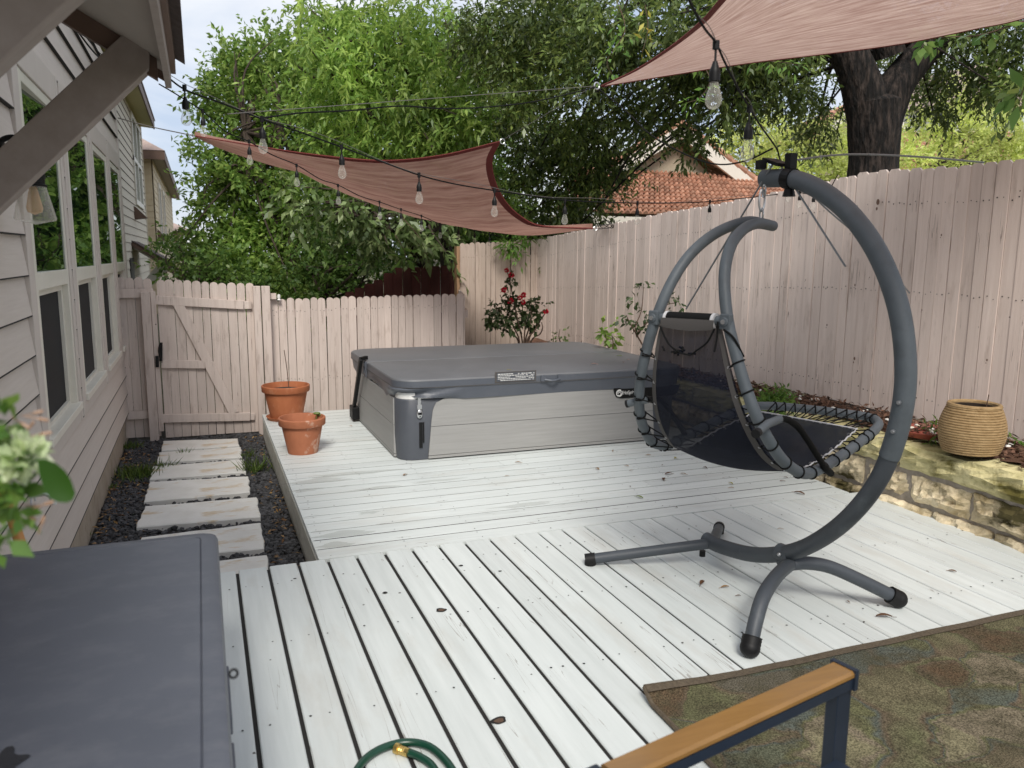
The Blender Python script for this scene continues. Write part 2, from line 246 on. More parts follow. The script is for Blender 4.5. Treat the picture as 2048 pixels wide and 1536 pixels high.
def rugmat():
    m, nt, N, L, P = _nodes('faded_floral_rug')
    tc = N.new('ShaderNodeTexCoord')
    n0 = N.new('ShaderNodeTexNoise'); n0.inputs['Scale'].default_value = 5; n0.inputs['Detail'].default_value = 4; L.new(tc.outputs['Object'], n0.inputs['Vector'])
    mixv = N.new('ShaderNodeMix'); mixv.data_type = 'RGBA'; mixv.blend_type = 'LINEAR_LIGHT'; mixv.inputs[0].default_value = .12
    L.new(tc.outputs['Object'], mixv.inputs[6]); L.new(n0.outputs['Color'], mixv.inputs[7])
    mp = N.new('ShaderNodeMapping'); mp.inputs['Scale'].default_value = (3.2, 5.2, 1); mp.inputs['Rotation'].default_value = (0, 0, .5); L.new(mixv.outputs[2], mp.inputs[0])
    vo = N.new('ShaderNodeTexVoronoi'); vo.inputs['Scale'].default_value = 1.0; vo.feature = 'SMOOTH_F1'; vo.inputs['Smoothness'].default_value = .35; L.new(mp.outputs[0], vo.inputs['Vector'])
    sc = N.new('ShaderNodeSeparateColor'); L.new(vo.outputs['Color'], sc.inputs[0])
    cr = N.new('ShaderNodeValToRGB'); cr.color_ramp.interpolation = 'EASE'; e = cr.color_ramp.elements
    e[0].position = 0; e[0].color = (.085, .058, .035, 1); e[1].position = 1; e[1].color = (.175, .16, .095, 1)
    for p, c in ((.2, (0.102, 0.076, 0.052)), (.32, (0.102, 0.103, 0.054)), (.45, (0.133, 0.125, 0.072)), (.58, (0.114, 0.088, 0.060)), (.68, (0.077, 0.088, 0.075)), (.76, (0.111, 0.112, 0.057)), (.88, (0.164, 0.137, 0.097))):
        e.new(p).color = c4(c)
    L.new(sc.outputs[0], cr.inputs[0])
    n1 = N.new('ShaderNodeTexNoise'); n1.inputs['Scale'].default_value = 9; n1.inputs['Detail'].default_value = 9; n1.inputs['Roughness'].default_value = .75; L.new(tc.outputs['Object'], n1.inputs['Vector'])
    mr = N.new('ShaderNodeMapRange'); mr.inputs[1].default_value = .42; mr.inputs[2].default_value = .66; L.new(n1.outputs['Fac'], mr.inputs[0])
    m1 = N.new('ShaderNodeMix'); m1.data_type = 'RGBA'; L.new(mr.outputs[0], m1.inputs[0]); L.new(cr.outputs[0], m1.inputs[6]); m1.inputs[7].default_value = (.062, .056, .034, 1)
    ed = N.new('ShaderNodeTexVoronoi'); ed.inputs['Scale'].default_value = 1; ed.feature = 'DISTANCE_TO_EDGE'; L.new(mp.outputs[0], ed.inputs['Vector'])
    em = N.new('ShaderNodeMapRange'); em.inputs[1].default_value = .0; em.inputs[2].default_value = .03; em.inputs[3].default_value = .22; em.inputs[4].default_value = 0; L.new(ed.outputs['Distance'], em.inputs[0])
    m2 = N.new('ShaderNodeMix'); m2.data_type = 'RGBA'; L.new(em.outputs[0], m2.inputs[0]); L.new(m1.outputs[2], m2.inputs[6]); m2.inputs[7].default_value = (.045, .035, .02, 1)
    # woven speckle
    wv = N.new('ShaderNodeTexNoise'); wv.inputs['Scale'].default_value = 190; wv.inputs['Detail'].default_value = 2; L.new(tc.outputs['Object'], wv.inputs['Vector'])
    w2 = N.new('ShaderNodeMapRange'); w2.inputs[1].default_value = .35; w2.inputs[2].default_value = .65; w2.inputs[3].default_value = .45; w2.inputs[4].default_value = 1.55; L.new(wv.outputs['Fac'], w2.inputs[0])
    hs = N.new('ShaderNodeHueSaturation'); L.new(m2.outputs[2], hs.inputs['Color']); L.new(w2.outputs[0], hs.inputs['Value'])
    L.new(hs.outputs[0], P.inputs['Base Color']); P.inputs['Roughness'].default_value = .95; P.inputs['Specular IOR Level'].default_value = .1
    bp = N.new('ShaderNodeBump'); bp.inputs['Strength'].default_value = .6; bp.inputs['Distance'].default_value = .004; L.new(wv.outputs['Fac'], bp.inputs['Height']); L.new(bp.outputs[0], P.inputs['Normal'])
    return m
MAT['rug'] = rugmat()
MAT['rughem'] = M('rug_binding', (.06, .045, .03), (.12, .095, .065), scale=(90, 90, 90), rough=.95, bump=.4)
MAT['sail'] = clothmat('rust_shade_cloth', (.29, .135, .105), (.58, .36, .285), (5, 34, 1), see=.05, trans=.42)
MAT['sail2'] = clothmat('rust_shade_cloth_bright', (.32, .185, .15), (.66, .49, .42), (9, 60, 1), see=.06, trans=.55)
MAT['hem'] = simple('dark_red_hem', (.15, .022, .018), .8)
MAT['sling'] = clothmat('black_mesh_sling', (.006, .008, .016), (.012, .015, .028), (4, 4, 1), see=.11, trans=.03)
MAT['seatmesh'] = clothmat('black_seat_fabric', (.010, .013, .022), (.022, .026, .036), (5, 5, 1), see=.04, trans=.05)

# ------------------------------------------------------------------ mesh builder
class MB:
    def __init__(s): s.v = []; s.f = []; s.uv = None
    def add(s, vs, fs):
        o = len(s.v); s.v += [tuple(map(float, p)) for p in vs]; s.f += [tuple(i+o for i in f) for f in fs]; return s
    def box(s, x0, x1, y0, y1, z0, z1):
        return s.add([(x0,y0,z0),(x1,y0,z0),(x1,y1,z0),(x0,y1,z0),(x0,y0,z1),(x1,y0,z1),(x1,y1,z1),(x0,y1,z1)],
                     [(3,2,1,0),(4,5,6,7),(0,1,5,4),(1,2,6,5),(2,3,7,6),(3,0,4,7)])
    def bar(s, a, b, w, h, up=(0, 0, 1), ch=0.0):
        a = np.array(a, float); b = np.array(b, float); d = b-a; d /= np.linalg.norm(d); u = np.array(up, float)
        r = np.cross(d, u); r /= np.linalg.norm(r); u = np.cross(r, d); w /= 2; h /= 2
        if ch: pr = [(-w+ch,-h),(w-ch,-h),(w,-h+ch),(w,h-ch),(w-ch,h),(-w+ch,h),(-w,h-ch),(-w,-h+ch)]
        else: pr = [(-w,-h),(w,-h),(w,h),(-w,h)]
        n = len(pr); vs = [p + r*x + u*y for p in (a, b) for x, y in pr]
        fs = [(i, (i+1) % n, (i+1) % n+n, i+n) for i in range(n)] + [tuple(range(n-1, -1, -1)), tuple(range(n, 2*n))]
        return s.add(vs, fs)
    def prism(s, poly, axis, a0, a1):
        n = len(poly)
        def P(u, v, a): return {'x': (a, u, v), 'y': (u, a, v), 'z': (u, v, a)}[axis]
        vs = [P(u, v, a0) for u, v in poly] + [P(u, v, a1) for u, v in poly]
        return s.add(vs, [(i, (i+1) % n, (i+1) % n+n, i+n) for i in range(n)] + [tuple(range(n-1, -1, -1)), tuple(range(n, 2*n))])
    def tube(s, pts, r, n=10, caps=True, closed=False):
        P = np.array(pts, float); k = len(P); R = np.full(k, r, float) if np.isscalar(r) else np.array(r, float)
        T = np.gradient(P, axis=0)
        if closed: T = np.roll(P, -1, 0)-np.roll(P, 1, 0)
        T /= np.linalg.norm(T, axis=1)[:, None]+1e-12
        u = np.cross(T[0], (0, 0, 1)); u = u if np.linalg.norm(u) > .05 else np.cross(T[0], (1, 0, 0)); u /= np.linalg.norm(u)
        vs = []
        for i in range(k):
            u = u - T[i]*(u @ T[i]); u /= np.linalg.norm(u)+1e-12; w = np.cross(T[i], u)
            for j in range(n):
                a = 2*math.pi*j/n; vs.append(P[i]+R[i]*(math.cos(a)*u+math.sin(a)*w))
        fs = []
        for i in range(k if closed else k-1):
            for j in range(n):
                i2 = (i+1) % k; fs.append((i*n+j, i*n+(j+1) % n, i2*n+(j+1) % n, i2*n+j))
        if caps and not closed: fs += [tuple(range(n-1, -1, -1)), tuple(range((k-1)*n, k*n))]
        return s.add(vs, fs)
    def lathe(s, prof, c=(0, 0, 0), n=32, cap0=False, cap1=False):
        vs = []; m = len(prof)
        for r, z in prof:
            for j in range(n): a = 2*math.pi*j/n; vs.append((c[0]+r*math.cos(a), c[1]+r*math.sin(a), c[2]+z))
        fs = [(i*n+j, i*n+(j+1) % n, (i+1)*n+(j+1) % n, (i+1)*n+j) for i in range(m-1) for j in range(n)]
        if cap0: fs.append(tuple(range(n-1, -1, -1)))
        if cap1: fs.append(tuple(range((m-1)*n, m*n)))
        return s.add(vs, fs)
    def grid(s, G, uv=True, faces=None):
        G = np.array(G, float); a, b = G.shape[:2]; o = len(s.v)
        s.v += [tuple(p) for p in G.reshape(-1, 3)]
        for i in range(a-1):
            for j in range(b-1):
                if faces is None or faces(i, j): s.f.append((o+i*b+j, o+i*b+j+1, o+(i+1)*b+j+1, o+(i+1)*b+j))
        if uv: s.uv = {o+i*b+j: (i/(a-1), j/(b-1)) for i in range(a) for j in range(b)}
        return s
    def blob(s, c, r, n=7, m=5, jit=.0, rot=0):
        vs = []; cx, cy, cz = c; rx, ry, rz = (r, r, r) if np.isscalar(r) else r
        for i in range(m+1):
            th = math.pi*i/m
            for j in range(n):
                ph = 2*math.pi*j/n+rot; k = 1+random.uniform(-jit, jit)
                vs.append((cx+rx*k*math.sin(th)*math.cos(ph), cy+ry*k*math.sin(th)*math.sin(ph), cz+rz*k*math.cos(th)))
        return s.add(vs, [(i*n+j, (i+1)*n+j, (i+1)*n+(j+1) % n, i*n+(j+1) % n) for i in range(m) for j in range(n)])

ORG = {}
def link(name, data, parent=None, loc=None):
    o = bpy.data.objects.new(name, data); COL.objects.link(o)
    if parent is not None: o.parent = parent
    return o
def tag(o, label=None, cat=None, group=None, kind=None):
    if label: o['label'] = label
    if cat: o['category'] = cat
    if group: o['group'] = group
    if kind: o['kind'] = kind
    return o
def obj(name, mb, mat, parent=None, smooth=False, loc=None, bevel=0):
    """one mesh object; mesh given in world coordinates, stored relative to its thing's base"""
    base = ORG[parent.name] if parent is not None else (np.array(loc, float) if loc is not None else np.zeros(3))
    me = bpy.data.meshes.new(name)
    me.from_pydata([tuple(np.array(p)-base) for p in mb.v], [], mb.f)
    if mb.uv:
        ul = me.uv_layers.new(name='UVMap')
        for l in me.loops: ul.data[l.index].uv = mb.uv.get(l.vertex_index, (0, 0))
    me.materials.append(MAT[mat] if isinstance(mat, str) else mat)
    if smooth: me.polygons.foreach_set('use_smooth', [True]*len(me.polygons))
    me.update()
    o = link(name, me, parent)
    if parent is None: o.location = base
    ORG[o.name] = base
    if bevel:
        b = o.modifiers.new('edge', 'BEVEL'); b.width = bevel; b.segments = 2; b.limit_method = 'ANGLE'
    if smooth is True and not bevel:
        try: me.set_sharp_from_angle(angle=rad(40))
        except Exception: pass
    return o
def thing(name, loc, label, cat, group=None, kind=None):
    o = bpy.data.objects.new(name, None); COL.objects.link(o); o.location = [float(v) for v in loc]; o.empty_display_size = .1
    ORG[o.name] = np.array(loc, float); return tag(o, label, cat, group, kind)
def copy_thing(root, loc, rz=0, label=None):
    r = root.copy(); COL.objects.link(r); r.location = [float(v) for v in loc]; r.rotation_euler = (0, 0, rz); ORG[r.name] = np.array(loc, float)
    if label: r['label'] = label
    for ch in list(root.children):
        c = ch.copy(); COL.objects.link(c); c.parent = r
        for g in ch.children:
            d = g.copy(); COL.objects.link(d); d.parent = c
    return r
def spline(pts, n=8):
    P = [np.array(p, float) for p in pts]; P = [2*P[0]-P[1]] + P + [2*P[-1]-P[-2]]; out = []
    for i in range(1, len(P)-2):
        for t in np.linspace(0, 1, n, endpoint=False):
            a, b, c, d = P[i-1:i+3]
            out.append(.5*((2*b)+(-a+c)*t+(2*a-5*b+4*c-d)*t*t+(-a+3*b-3*c+d)*t**3))
    out.append(P[-2]); return np.array(out)
def resample(P, n):
    P = np.array(P, float); s = np.r_[0, np.cumsum(np.linalg.norm(np.diff(P, axis=0), axis=1))]; t = np.linspace(0, s[-1], n)
    return np.stack([np.interp(t, s, P[:, k]) for k in range(P.shape[1])], 1)

def leaf_mesh(name, pos, axis, normal, length, width, mat, parent=None, loc=None, curl=.12):
    """many small leaf blades in one mesh, numpy-fast: base, two flanks, tip"""
    n = len(pos); base = ORG[parent.name] if parent is not None else (np.array(loc) if loc is not None else np.zeros(3))
    axis = axis/(np.linalg.norm(axis, axis=1)[:, None]+1e-9); side = np.cross(axis, normal); side /= np.linalg.norm(side, axis=1)[:, None]+1e-9
    nn = np.cross(side, axis)
    L = np.broadcast_to(np.asarray(length, float), (n,))[:, None]; W = np.broadcast_to(np.asarray(width, float), (n,))[:, None]
    P = pos-base
    V = np.stack([P, P+axis*L*.45+side*W*.5+nn*L*curl, P+axis*L, P+axis*L*.45-side*W*.5+nn*L*curl], 1).reshape(-1, 3)
    me = bpy.data.meshes.new(name); me.vertices.add(4*n); me.vertices.foreach_set('co', V.ravel().astype(np.float32))
    me.loops.add(4*n); me.loops.foreach_set('vertex_index', np.arange(4*n, dtype=np.int32))
    me.polygons.add(n); me.polygons.foreach_set('loop_start', np.arange(0, 4*n, 4, dtype=np.int32)); me.polygons.foreach_set('loop_total', np.full(n, 4, np.int32))
    me.materials.append(MAT[mat] if isinstance(mat, str) else mat); me.update(calc_edges=True)
    o = link(name, me, parent)
    if parent is None: o.location = base
    ORG[o.name] = base; return o
def unit(n):
    v = RNG.normal(size=(n, 3)); return v/np.linalg.norm(v, axis=1)[:, None]
def foliage(clusters, dens, L, ratio=.45, per=9, droop=.25, twig=.28, shell=.55, jit=.35):
    """leaf arrays for a crown: clusters = [(centre, radii)], twigs of leaves start all through each clump"""
    pos = []; ax = []; nr = []; ln = []
    for c, r in clusters:
        r = np.array(r if np.ndim(r) else (r, r, r), float); area = (r[0]*r[1]*r[2])**(2/3)
        nt = max(3, int(dens*area/per))
        d = unit(nt); q = RNG.random(nt)**(1-shell)*1.0
        start = np.array(c)+d*r*(q[:, None])*(.55+.5*RNG.random((nt, 1)))
        td = d*.8+unit(nt)*.7+np.array([0, 0, -droop]); td /= np.linalg.norm(td, axis=1)[:, None]
        tl = twig*(.5+RNG.random(nt))
        for k in range(per):
            f = (k+RNG.random(nt))/per
            p = start+td*(tl*f)[:, None]+np.array([0, 0, -1])*(droop*.25*tl*f**2)[:, None]
            a = td*.6+unit(nt)*.8+np.array([0, 0, -droop*.8]); a /= np.linalg.norm(a, axis=1)[:, None]
            n_ = unit(nt)*.9+np.array([0, 0, .9])
            pos.append(p); ax.append(a); nr.append(n_); ln.append(L*(1-jit+2*jit*RNG.random(nt)))
    pos = np.concatenate(pos); ax = np.concatenate(ax); nr = np.concatenate(nr); ln = np.concatenate(ln)
    return pos, ax, nr, ln, ln*ratio
def px_clusters(lst):
    """(pixel x, pixel y, distance Y, pixel radius[, squash]) surveyed to world clumps"""
    out = []
    for e in lst:
        p = aY(e[0], e[1], e[2]); r = e[3]*depth(p)/FPX; out.append((p, (r, r*1.05, r*(e[4] if len(e) > 4 else .85))))
    return out
MAT['knotwood'] = M('fence_knot', (.10, .06, .045), (.20, .13, .10), rough=.9)
# ================================================================== ground, gravel, decks
gr = obj('ground', MB().add([(-400,-400,-.02),(400,-400,-.02),(400,400,-.02),(-400,400,-.02)], [(0,1,2,3)]), 'ground'); tag(gr, 'bare soil ground around the yard and houses', 'ground', kind='structure')
gb = obj('gravel_bed', MB().add([(-.76,1.0,.0),(.62,1.0,.0),(.62,9.4,.0),(-.76,9.4,.0)], [(0,1,2,3)]), 'gravelbed'); tag(gb, 'dark dirt bed under the black gravel of the side path', 'ground', kind='structure')

# deck: two directions of boards
ZD = .30
def board_deck():
    a = MB(); c = .0006
    # upper field: boards run along X
    y = 4.045; k = 0
    while y < 8.0:
        w = .136; x0, x1 = .50, 4.02 + .01*math.sin(k)
        z = ZD
        # butt joints
        cuts = [x0] + ([random.uniform(1.2, 3.2)] if k % 3 == 1 else []) + [x1]
        for u0, u1 in zip(cuts[:-1], cuts[1:]):
            pr = [(y, z-.036), (y+w, z-.036), (y+w, z-c), (y+w-c, z), (y+c, z), (y, z-c)]
            a.prism(pr, 'x', u0+.001, u1-.001)
        y += w+random.choice((.007, .009, .009, .012)); k += 1
    return a
def board_deck2():
    a = MB(); c = .004; k = -8
    while True:
        x = .0975+k*.1486
        if x > 4.25: break
        gap = .0150 if k < 9 else (.010 if k < 13 else .007)
        w = .1486-gap; z = ZD+random.uniform(-.0015, .0015)
        x += gap/2; end = 4.036+random.uniform(-.004, .002)-(0 if k > 2 else .012*max(0, -k*.3))
        pr = [(x, z-.036), (x+w, z-.036), (x+w, z-c), (x+w-c, z), (x+c, z), (x, z-c)]
        a.prism(pr, 'y', -1.2, end)
        k += 1
    return a
dk = obj('deck', board_deck(), 'deckX'); tag(dk, 'white painted deck boards running left to right under the hot tub', 'deck', kind='structure')
d2 = obj('deck', board_deck2(), 'deckY'); tag(d2, 'white painted deck boards running away from the viewer with wide dark gaps', 'deck', kind='structure')
f = MB(); f.box(.512, .545, 4.05, 7.99, .02, .262); f.box(.498, .5115, 4.05, 7.99, .10, .262)
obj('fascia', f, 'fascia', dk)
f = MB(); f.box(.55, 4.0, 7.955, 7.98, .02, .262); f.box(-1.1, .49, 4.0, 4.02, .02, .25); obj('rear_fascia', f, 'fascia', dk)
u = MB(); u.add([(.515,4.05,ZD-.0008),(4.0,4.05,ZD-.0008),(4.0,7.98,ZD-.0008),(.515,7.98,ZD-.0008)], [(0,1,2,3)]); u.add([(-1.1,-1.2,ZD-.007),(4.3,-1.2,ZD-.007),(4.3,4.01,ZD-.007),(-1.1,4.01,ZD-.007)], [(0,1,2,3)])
obj('gap_dirt_and_shade', u, 'dark', d2)  # near-black sheet under the boards: dirt and gap shade put into one colour
# knot holes and nail heads
kh = MB(); ring = MB()
for (px, py, r) in ((882,1221,.024),(998,1442,.028),(770,1186,.012),(590,1158,.008),(922,1132,.012),(1000,1143,.009)):
    p = aZ(px, py, ZD); m_ = [(p[0]+r*(1+.18*math.sin(3*t+px))*math.cos(t), p[1]+r*.8*(1+.15*math.cos(2*t+px))*math.sin(t), ZD+.0028) for t in np.linspace(0, 2*math.pi, 16, endpoint=False)]
    kh.add(m_, [tuple(range(16))])
    if r > .02:
        q = [(p[0]+(v[0]-p[0])*.62, p[1]+(v[1]-p[1])*.6-.004, ZD+.0045) for v in m_]; ring.add(q, [tuple(range(16))])
obj('knot_hole', kh, 'dark', d2); obj('knot', ring, 'stem', d2)
nh = MB()
def dot(mb, x, y, z, r): mb.add([(x+r*math.cos(t), y+r*math.sin(t), z) for t in (0, 1.05, 2.1, 3.14, 4.19, 5.24)], [(0,1,2,3,4,5)])
for k in range(-4, 28):
    for j, yy in enumerate(np.arange(.2, 4.0, .6)):
        for s in (.035, .105):
            if random.random() < .8: dot(nh, .0975+k*.1486+s+random.uniform(-.012, .012), yy+random.uniform(-.02, .02), ZD+.0026, random.uniform(.003, .0055))
for k in range(28):
    for xx in np.arange(.56, 4.0, .42):
        for s in (.03, .11):
            if random.random() < .7: dot(nh, xx+random.uniform(-.015, .015), 4.045+k*.1425+s, ZD+.0026, random.uniform(.0028, .005))
tag(obj('nail_heads', nh, 'black', d2), kind='stuff')
def dampmat():
    m, nt, N, L, P = _nodes('damp_deck_paint'); P.inputs['Base Color'].default_value = (.40, .41, .375, 1); P.inputs['Roughness'].default_value = .16
    tp = N.new('ShaderNodeBsdfTransparent'); mx = N.new('ShaderNodeMixShader'); mx.inputs[0].default_value = .2
    L.new(tp.outputs[0], mx.inputs[1]); L.new(P.outputs[0], mx.inputs[2]); L.new(mx.outputs[0], N['Material Output'].inputs[0]); return m
MAT['damp'] = dampmat()
for (px, py, rx, ry) in ((700,948,.30,.055),(640,962,.22,.05),(612,981,.10,.04),(760,976,.16,.03),(690,1068,.16,.045),(672,1090,.09,.04),(735,1026,.06,.03),(1050,1010,.2,.03),(870,962,.18,.03)):
    q = aZ(px, py, ZD); ph = px*.37
    mb = MB(); mb.add([(q[0]+rx*(1+.25*math.sin(3*a+ph)+.12*math.sin(7*a+ph))*math.cos(a), q[1]+ry*(1+.22*math.sin(2*a+ph)+.15*math.sin(5*a))*math.sin(a), ZD+.0022) for a in np.linspace(0, 2*math.pi, 48, endpoint=False)], [tuple(range(48))]); obj('damp_patch', mb, 'damp', dk)

# gravel stones (stuff)
def gravel():
    base = np.array([(math.cos(t)*math.sin(p), math.sin(t)*math.sin(p), math.cos(p)) for p, n in ((.01, 1), (1.0, 4), (2.1, 4), (3.13, 1)) for t in (np.arange(n)*2*math.pi/n+p)])
    F = [(0,1,2),(0,2,3),(0,3,4),(0,4,1),(1,5,6,2),(2,6,7,3),(3,7,8,4),(4,8,5,1),(9,6,5),(9,7,6),(9,8,7),(9,5,8)]
    n = 12500; nearw = RNG.random(n)
    x = RNG.uniform(-.74, .50, n); y = 4.06+4.5*RNG.random(n)**1.15; r = RNG.uniform(.011, .023, n)
    ok = ~((x > -.43) & (x < .25) & (np.abs(((y-4.9)/.52) % 1-.5) < .22) & (RNG.random(n) < .6))
    x, y, r = x[ok], y[ok], r[ok]; n = len(x)
    V = []; Fs = []; 
    jit = 1+RNG.uniform(-.35, .35, (n, 10, 1)); an = RNG.uniform(0, 6.28, n); c, s = np.cos(an), np.sin(an)
    B = base[None]*jit*r[:, None, None]*np.stack([RNG.uniform(.8, 1.5, n), RNG.uniform(.7, 1.1, n), RNG.uniform(.5, .9, n)], 1)[:, None, :]
    X = B[..., 0]*c[:, None]-B[..., 1]*s[:, None]; Y = B[..., 0]*s[:, None]+B[..., 1]*c[:, None]
    V = np.stack([X+x[:, None], Y+y[:, None], B[..., 2]+.004+RNG.uniform(0, .012, n)[:, None]], -1).reshape(-1, 3)
    me = bpy.data.meshes.new('gravel')
    me.from_pydata(V.tolist(), [], [tuple(i*10+k for k in f) for i in range(n) for f in F]); me.materials.append(MAT['gravel'])
    return tag(link('gravel', me), 'black lava gravel between the stepping stones and the house', 'gravel', kind='stuff')
gravel()
# debris along the foundation (stuff)
n = 420; p = np.stack([-.73+RNG.random(n)**2*.28, RNG.uniform(4.2, 8.4, n), RNG.uniform(.012, .03, n)], 1)
n2 = 160; p2 = np.stack([.49-RNG.random(n2)**1.5*.2, RNG.uniform(4.1, 8.4, n2), RNG.uniform(.014, .028, n2)], 1)
p = np.concatenate([p, p2]); a = RNG.normal(size=(len(p), 3)); a[:, 2] *= .2
tag(leaf_mesh('leaf_litter', p, a, RNG.normal(size=(len(p), 3))*.3+np.array([0, 0, 1.]), RNG.uniform(.02, .06, len(p)), RNG.uniform(.008, .02, len(p)), 'dry'), 'dry leaf litter on the gravel along the house wall', 'litter', kind='stuff')

# stepping stones
def slab(corners, label):
    P = [aZ(x, y, .035)[:2] for x, y in corners]; c = np.mean(P, axis=0)
    # irregular outline
    out = []
    for i in range(4):
        a, b = P[i], P[(i+1) % 4]
        for t in np.linspace(0, 1, 7, endpoint=False):
            q = a+(b-a)*t; k = .008 if 0 < t else .0
            out.append(q+np.array([random.uniform(-k, k), random.uniform(-k, k)]))
    top = [(q[0], q[1], .040+random.uniform(-.001, .001)) for q in out]
    inn = [(c[0]+(q[0]-c[0])*.985, c[1]+(q[1]-c[1])*.965, .047) for q in out]
    n = len(out); mb = MB(); mb.add([(q[0], q[1], -.01) for q in out]+top+inn, [(i, (i+1) % n, n+(i+1) % n, n+i) for i in range(n)]+[(n+i, n+(i+1) % n, 2*n+(i+1) % n, 2*n+i) for i in range(n)]+[tuple(range(2*n, 3*n))])
    tag(obj('stepping_stone', mb, 'slab', loc=(c[0], c[1], 0)), label, 'stepping stone', 'pale stepping stones of the side path')
SL = [((323,903),(479,893),(476,879),(326,884),'stained pale stepping stone right in front of the gate'),
      ((314,927),(484,916),(482,896),(318,907),'pale stepping stone, second from the gate'),
      ((299,961),(492,946),(488,921),(306,935),'pale stepping stone with grass at both ends, third from the gate'),
      ((288,1006),(500,986),(497,955),(300,966),'clean white stepping stone in the middle of the path, fourth from the gate'),
      ((273,1057),(521,1036),(514,997),(290,1015),'long pale stepping stone with tan stains at both ends, just beyond the storage box'),
      ((270,1125),(528,1099),(522,1048),(283,1078),'pale stepping stone with a tan streak, half hidden by the storage box corner'),
      ((262,1200),(535,1172),(534,1113),(268,1143),'tan edged stepping stone against the front deck boards')]
for a, b, c_, d_, lab in SL: slab((a, b, c_, d_), lab)

# weeds and grass tufts
def tuft(x, y, h, n, spread, label, mat='grassleaf', z=.01):
    t = RNG.normal(size=(n, 3))*np.array([spread, spread, 0])+np.array([x, y, z])
    ax = unit(n)*.55+np.array([0, 0, .75]); l = h*RNG.uniform(.5, 1.2, n)
    tag(leaf_mesh('grass_tuft', t, ax, unit(n), l, .0045+l*.02, mat, loc=(x, y, 0), curl=.02), label, 'weed', 'weeds in the gravel')
MAT['grassleaf'] = leafmat('grass_blades', (.05, .09, .015), (.10, .17, .03), (.19, .25, .06), .3)
for px, py, h, n, s, lab in ((275,955,.13,260,.075,'spreading grass clump beside the third stepping stone on the house side'),
    (512,945,.17,90,.05,'tall loose grass clump between the stepping stones and the deck'),(262,898,.09,120,.04,'small weed tuft by the foundation near the gate post'),
    (222,978,.06,40,.03,'tiny weed at the foot of the foundation halfway along'),(498,915,.1,40,.03,'thin grass at the right end of the second stepping stone'),
    (165,1075,.06,50,.03,'low green weed where the foundation meets the storage box'),(372,912,.1,26,.02,'lone sprig growing on the front edge of a stepping stone'),
    (330,940,.14,30,.03,'arching grass blades over the left end of a stepping stone'),(375,870,.08,24,.02,'little weed under the bottom of the gate')):
    p = aZ(px, py, .01); tuft(p[0], p[1], h, n, s, lab)

# ================================================================== fences
def picket_poly(w, h, z0, cut=.022, round_=False):
    if round_:
        return [(-w/2, z0), (w/2, z0), (w/2, h-w*.42), (w*.40, h-w*.16), (w*.2, h-.004), (0, h), (-w*.2, h-.004), (-w*.40, h-w*.16), (-w/2, h-w*.42)]
    return [(-w/2, z0), (w/2, z0), (w/2, h-cut), (w/2-cut, h), (-w/2+cut, h), (-w/2, h-cut)]
def fence_run(p0, p1, pitch, z0f, z1f, thick=.017, round_=True, gapf=.004, seed=0, cut=.02, missing=None, dots=None, dot_r=(.003, .005), facing=1):
    """pickets from p0 to p1 on plan; z0f/z1f give base and top heights along the run; returns pickets and nail dots"""
    R = random.Random(seed); p0 = np.array(p0, float); p1 = np.array(p1, float); d = p1-p0; L = np.linalg.norm(d); d /= L; nrm = np.array([d[1], -d[0]])*facing
    mb = MB(); nd = MB(); s = 0; k = 0
    while s < L-.02:
        w = pitch*R.uniform(.93, 1.07); g = gapf*R.uniform(.4, 1.8); c = s+w/2
        if not (missing and missing(c)):
            zt = z1f(c)+R.uniform(-.008, .008); zb = z0f(c); lean = R.uniform(-.004, .004)*(zt-zb); off = R.uniform(-.004, .004)
            po = picket_poly(w-g, zt, zb, cut, round_); m = len(po); vs = []
            for o_ in (0, -thick):
                for u, v in po:
                    uu = u+lean*((v-zb)/(zt-zb)); q = p0+d*(c+uu)+nrm*(o_+off); vs.append((q[0], q[1], v))
            fs = [tuple(range(m)), tuple(range(2*m-1, m-1, -1))]+[(i, i+m, (i+1) % m+m, (i+1) % m) for i in range(m)]
            if facing < 0: fs = [tuple(reversed(f_)) for f_ in fs]
            mb.add(vs, fs)
            if dots:
                for zf in dots:
                    for sx in (-.22, .22):
                        if R.random() < .85:
                            q = p0+d*(c+sx*w)+nrm*(off+.003); z = zf(c)+R.uniform(-.012, .012); r = R.uniform(*dot_r)
                            nd.add([(q[0]+d[0]*r*math.cos(t), q[1]+d[1]*r*math.cos(t), z+r*math.sin(t)) for t in np.arange(6)*math.pi/3], [(0,1,2,3,4,5)] if facing > 0 else [(5,4,3,2,1,0)])
        s += w; k += 1
    return mb, nd
def rail(p0, p1, z0, z1, w=.04, h=.085):
    return MB().bar((p0[0], p0[1], z0), (p1[0], p1[1], z1), w, h)
YF = 8.6
# --- gate with brace
t = thing('gate', (.05, YF, 0), 'closed plank gate with diagonal brace and black latch', 'gate')
def gtop(c): return 1.595-.052*c
mb, nd = fence_run((-.405, YF), (.50, YF), .082, lambda c: .02, lambda c: gtop(c)+.01, facing=1, seed=3)
obj('pickets', mb, 'fence', t)
def gbar(a, b, w=.088, name='rail', th=.032, dy=0):
    A = aY(a[0], a[1], YF-.02); B = aY(b[0], b[1], YF-.02); A[1] = B[1] = YF-.004-th/2-dy
    return obj(name, MB().bar(A, B, th, w, ch=.003), 'fence', t)
gbar((312,600), (487,610)); gbar((323,728), (410,729), .08); gbar((322,837), (500,833), .085)
gbar((488.2,610), (503,610), .08, 'rail_block'); gbar((501.2,833), (509,833), .07, 'rail_block')
gbar((354,604), (468,826), .095, 'brace', .03, .001)
hd = obj('latch_plate', MB().bar(aY(322,685,YF-.05), aY(322,722,YF-.05), .012, .028), 'black', t)
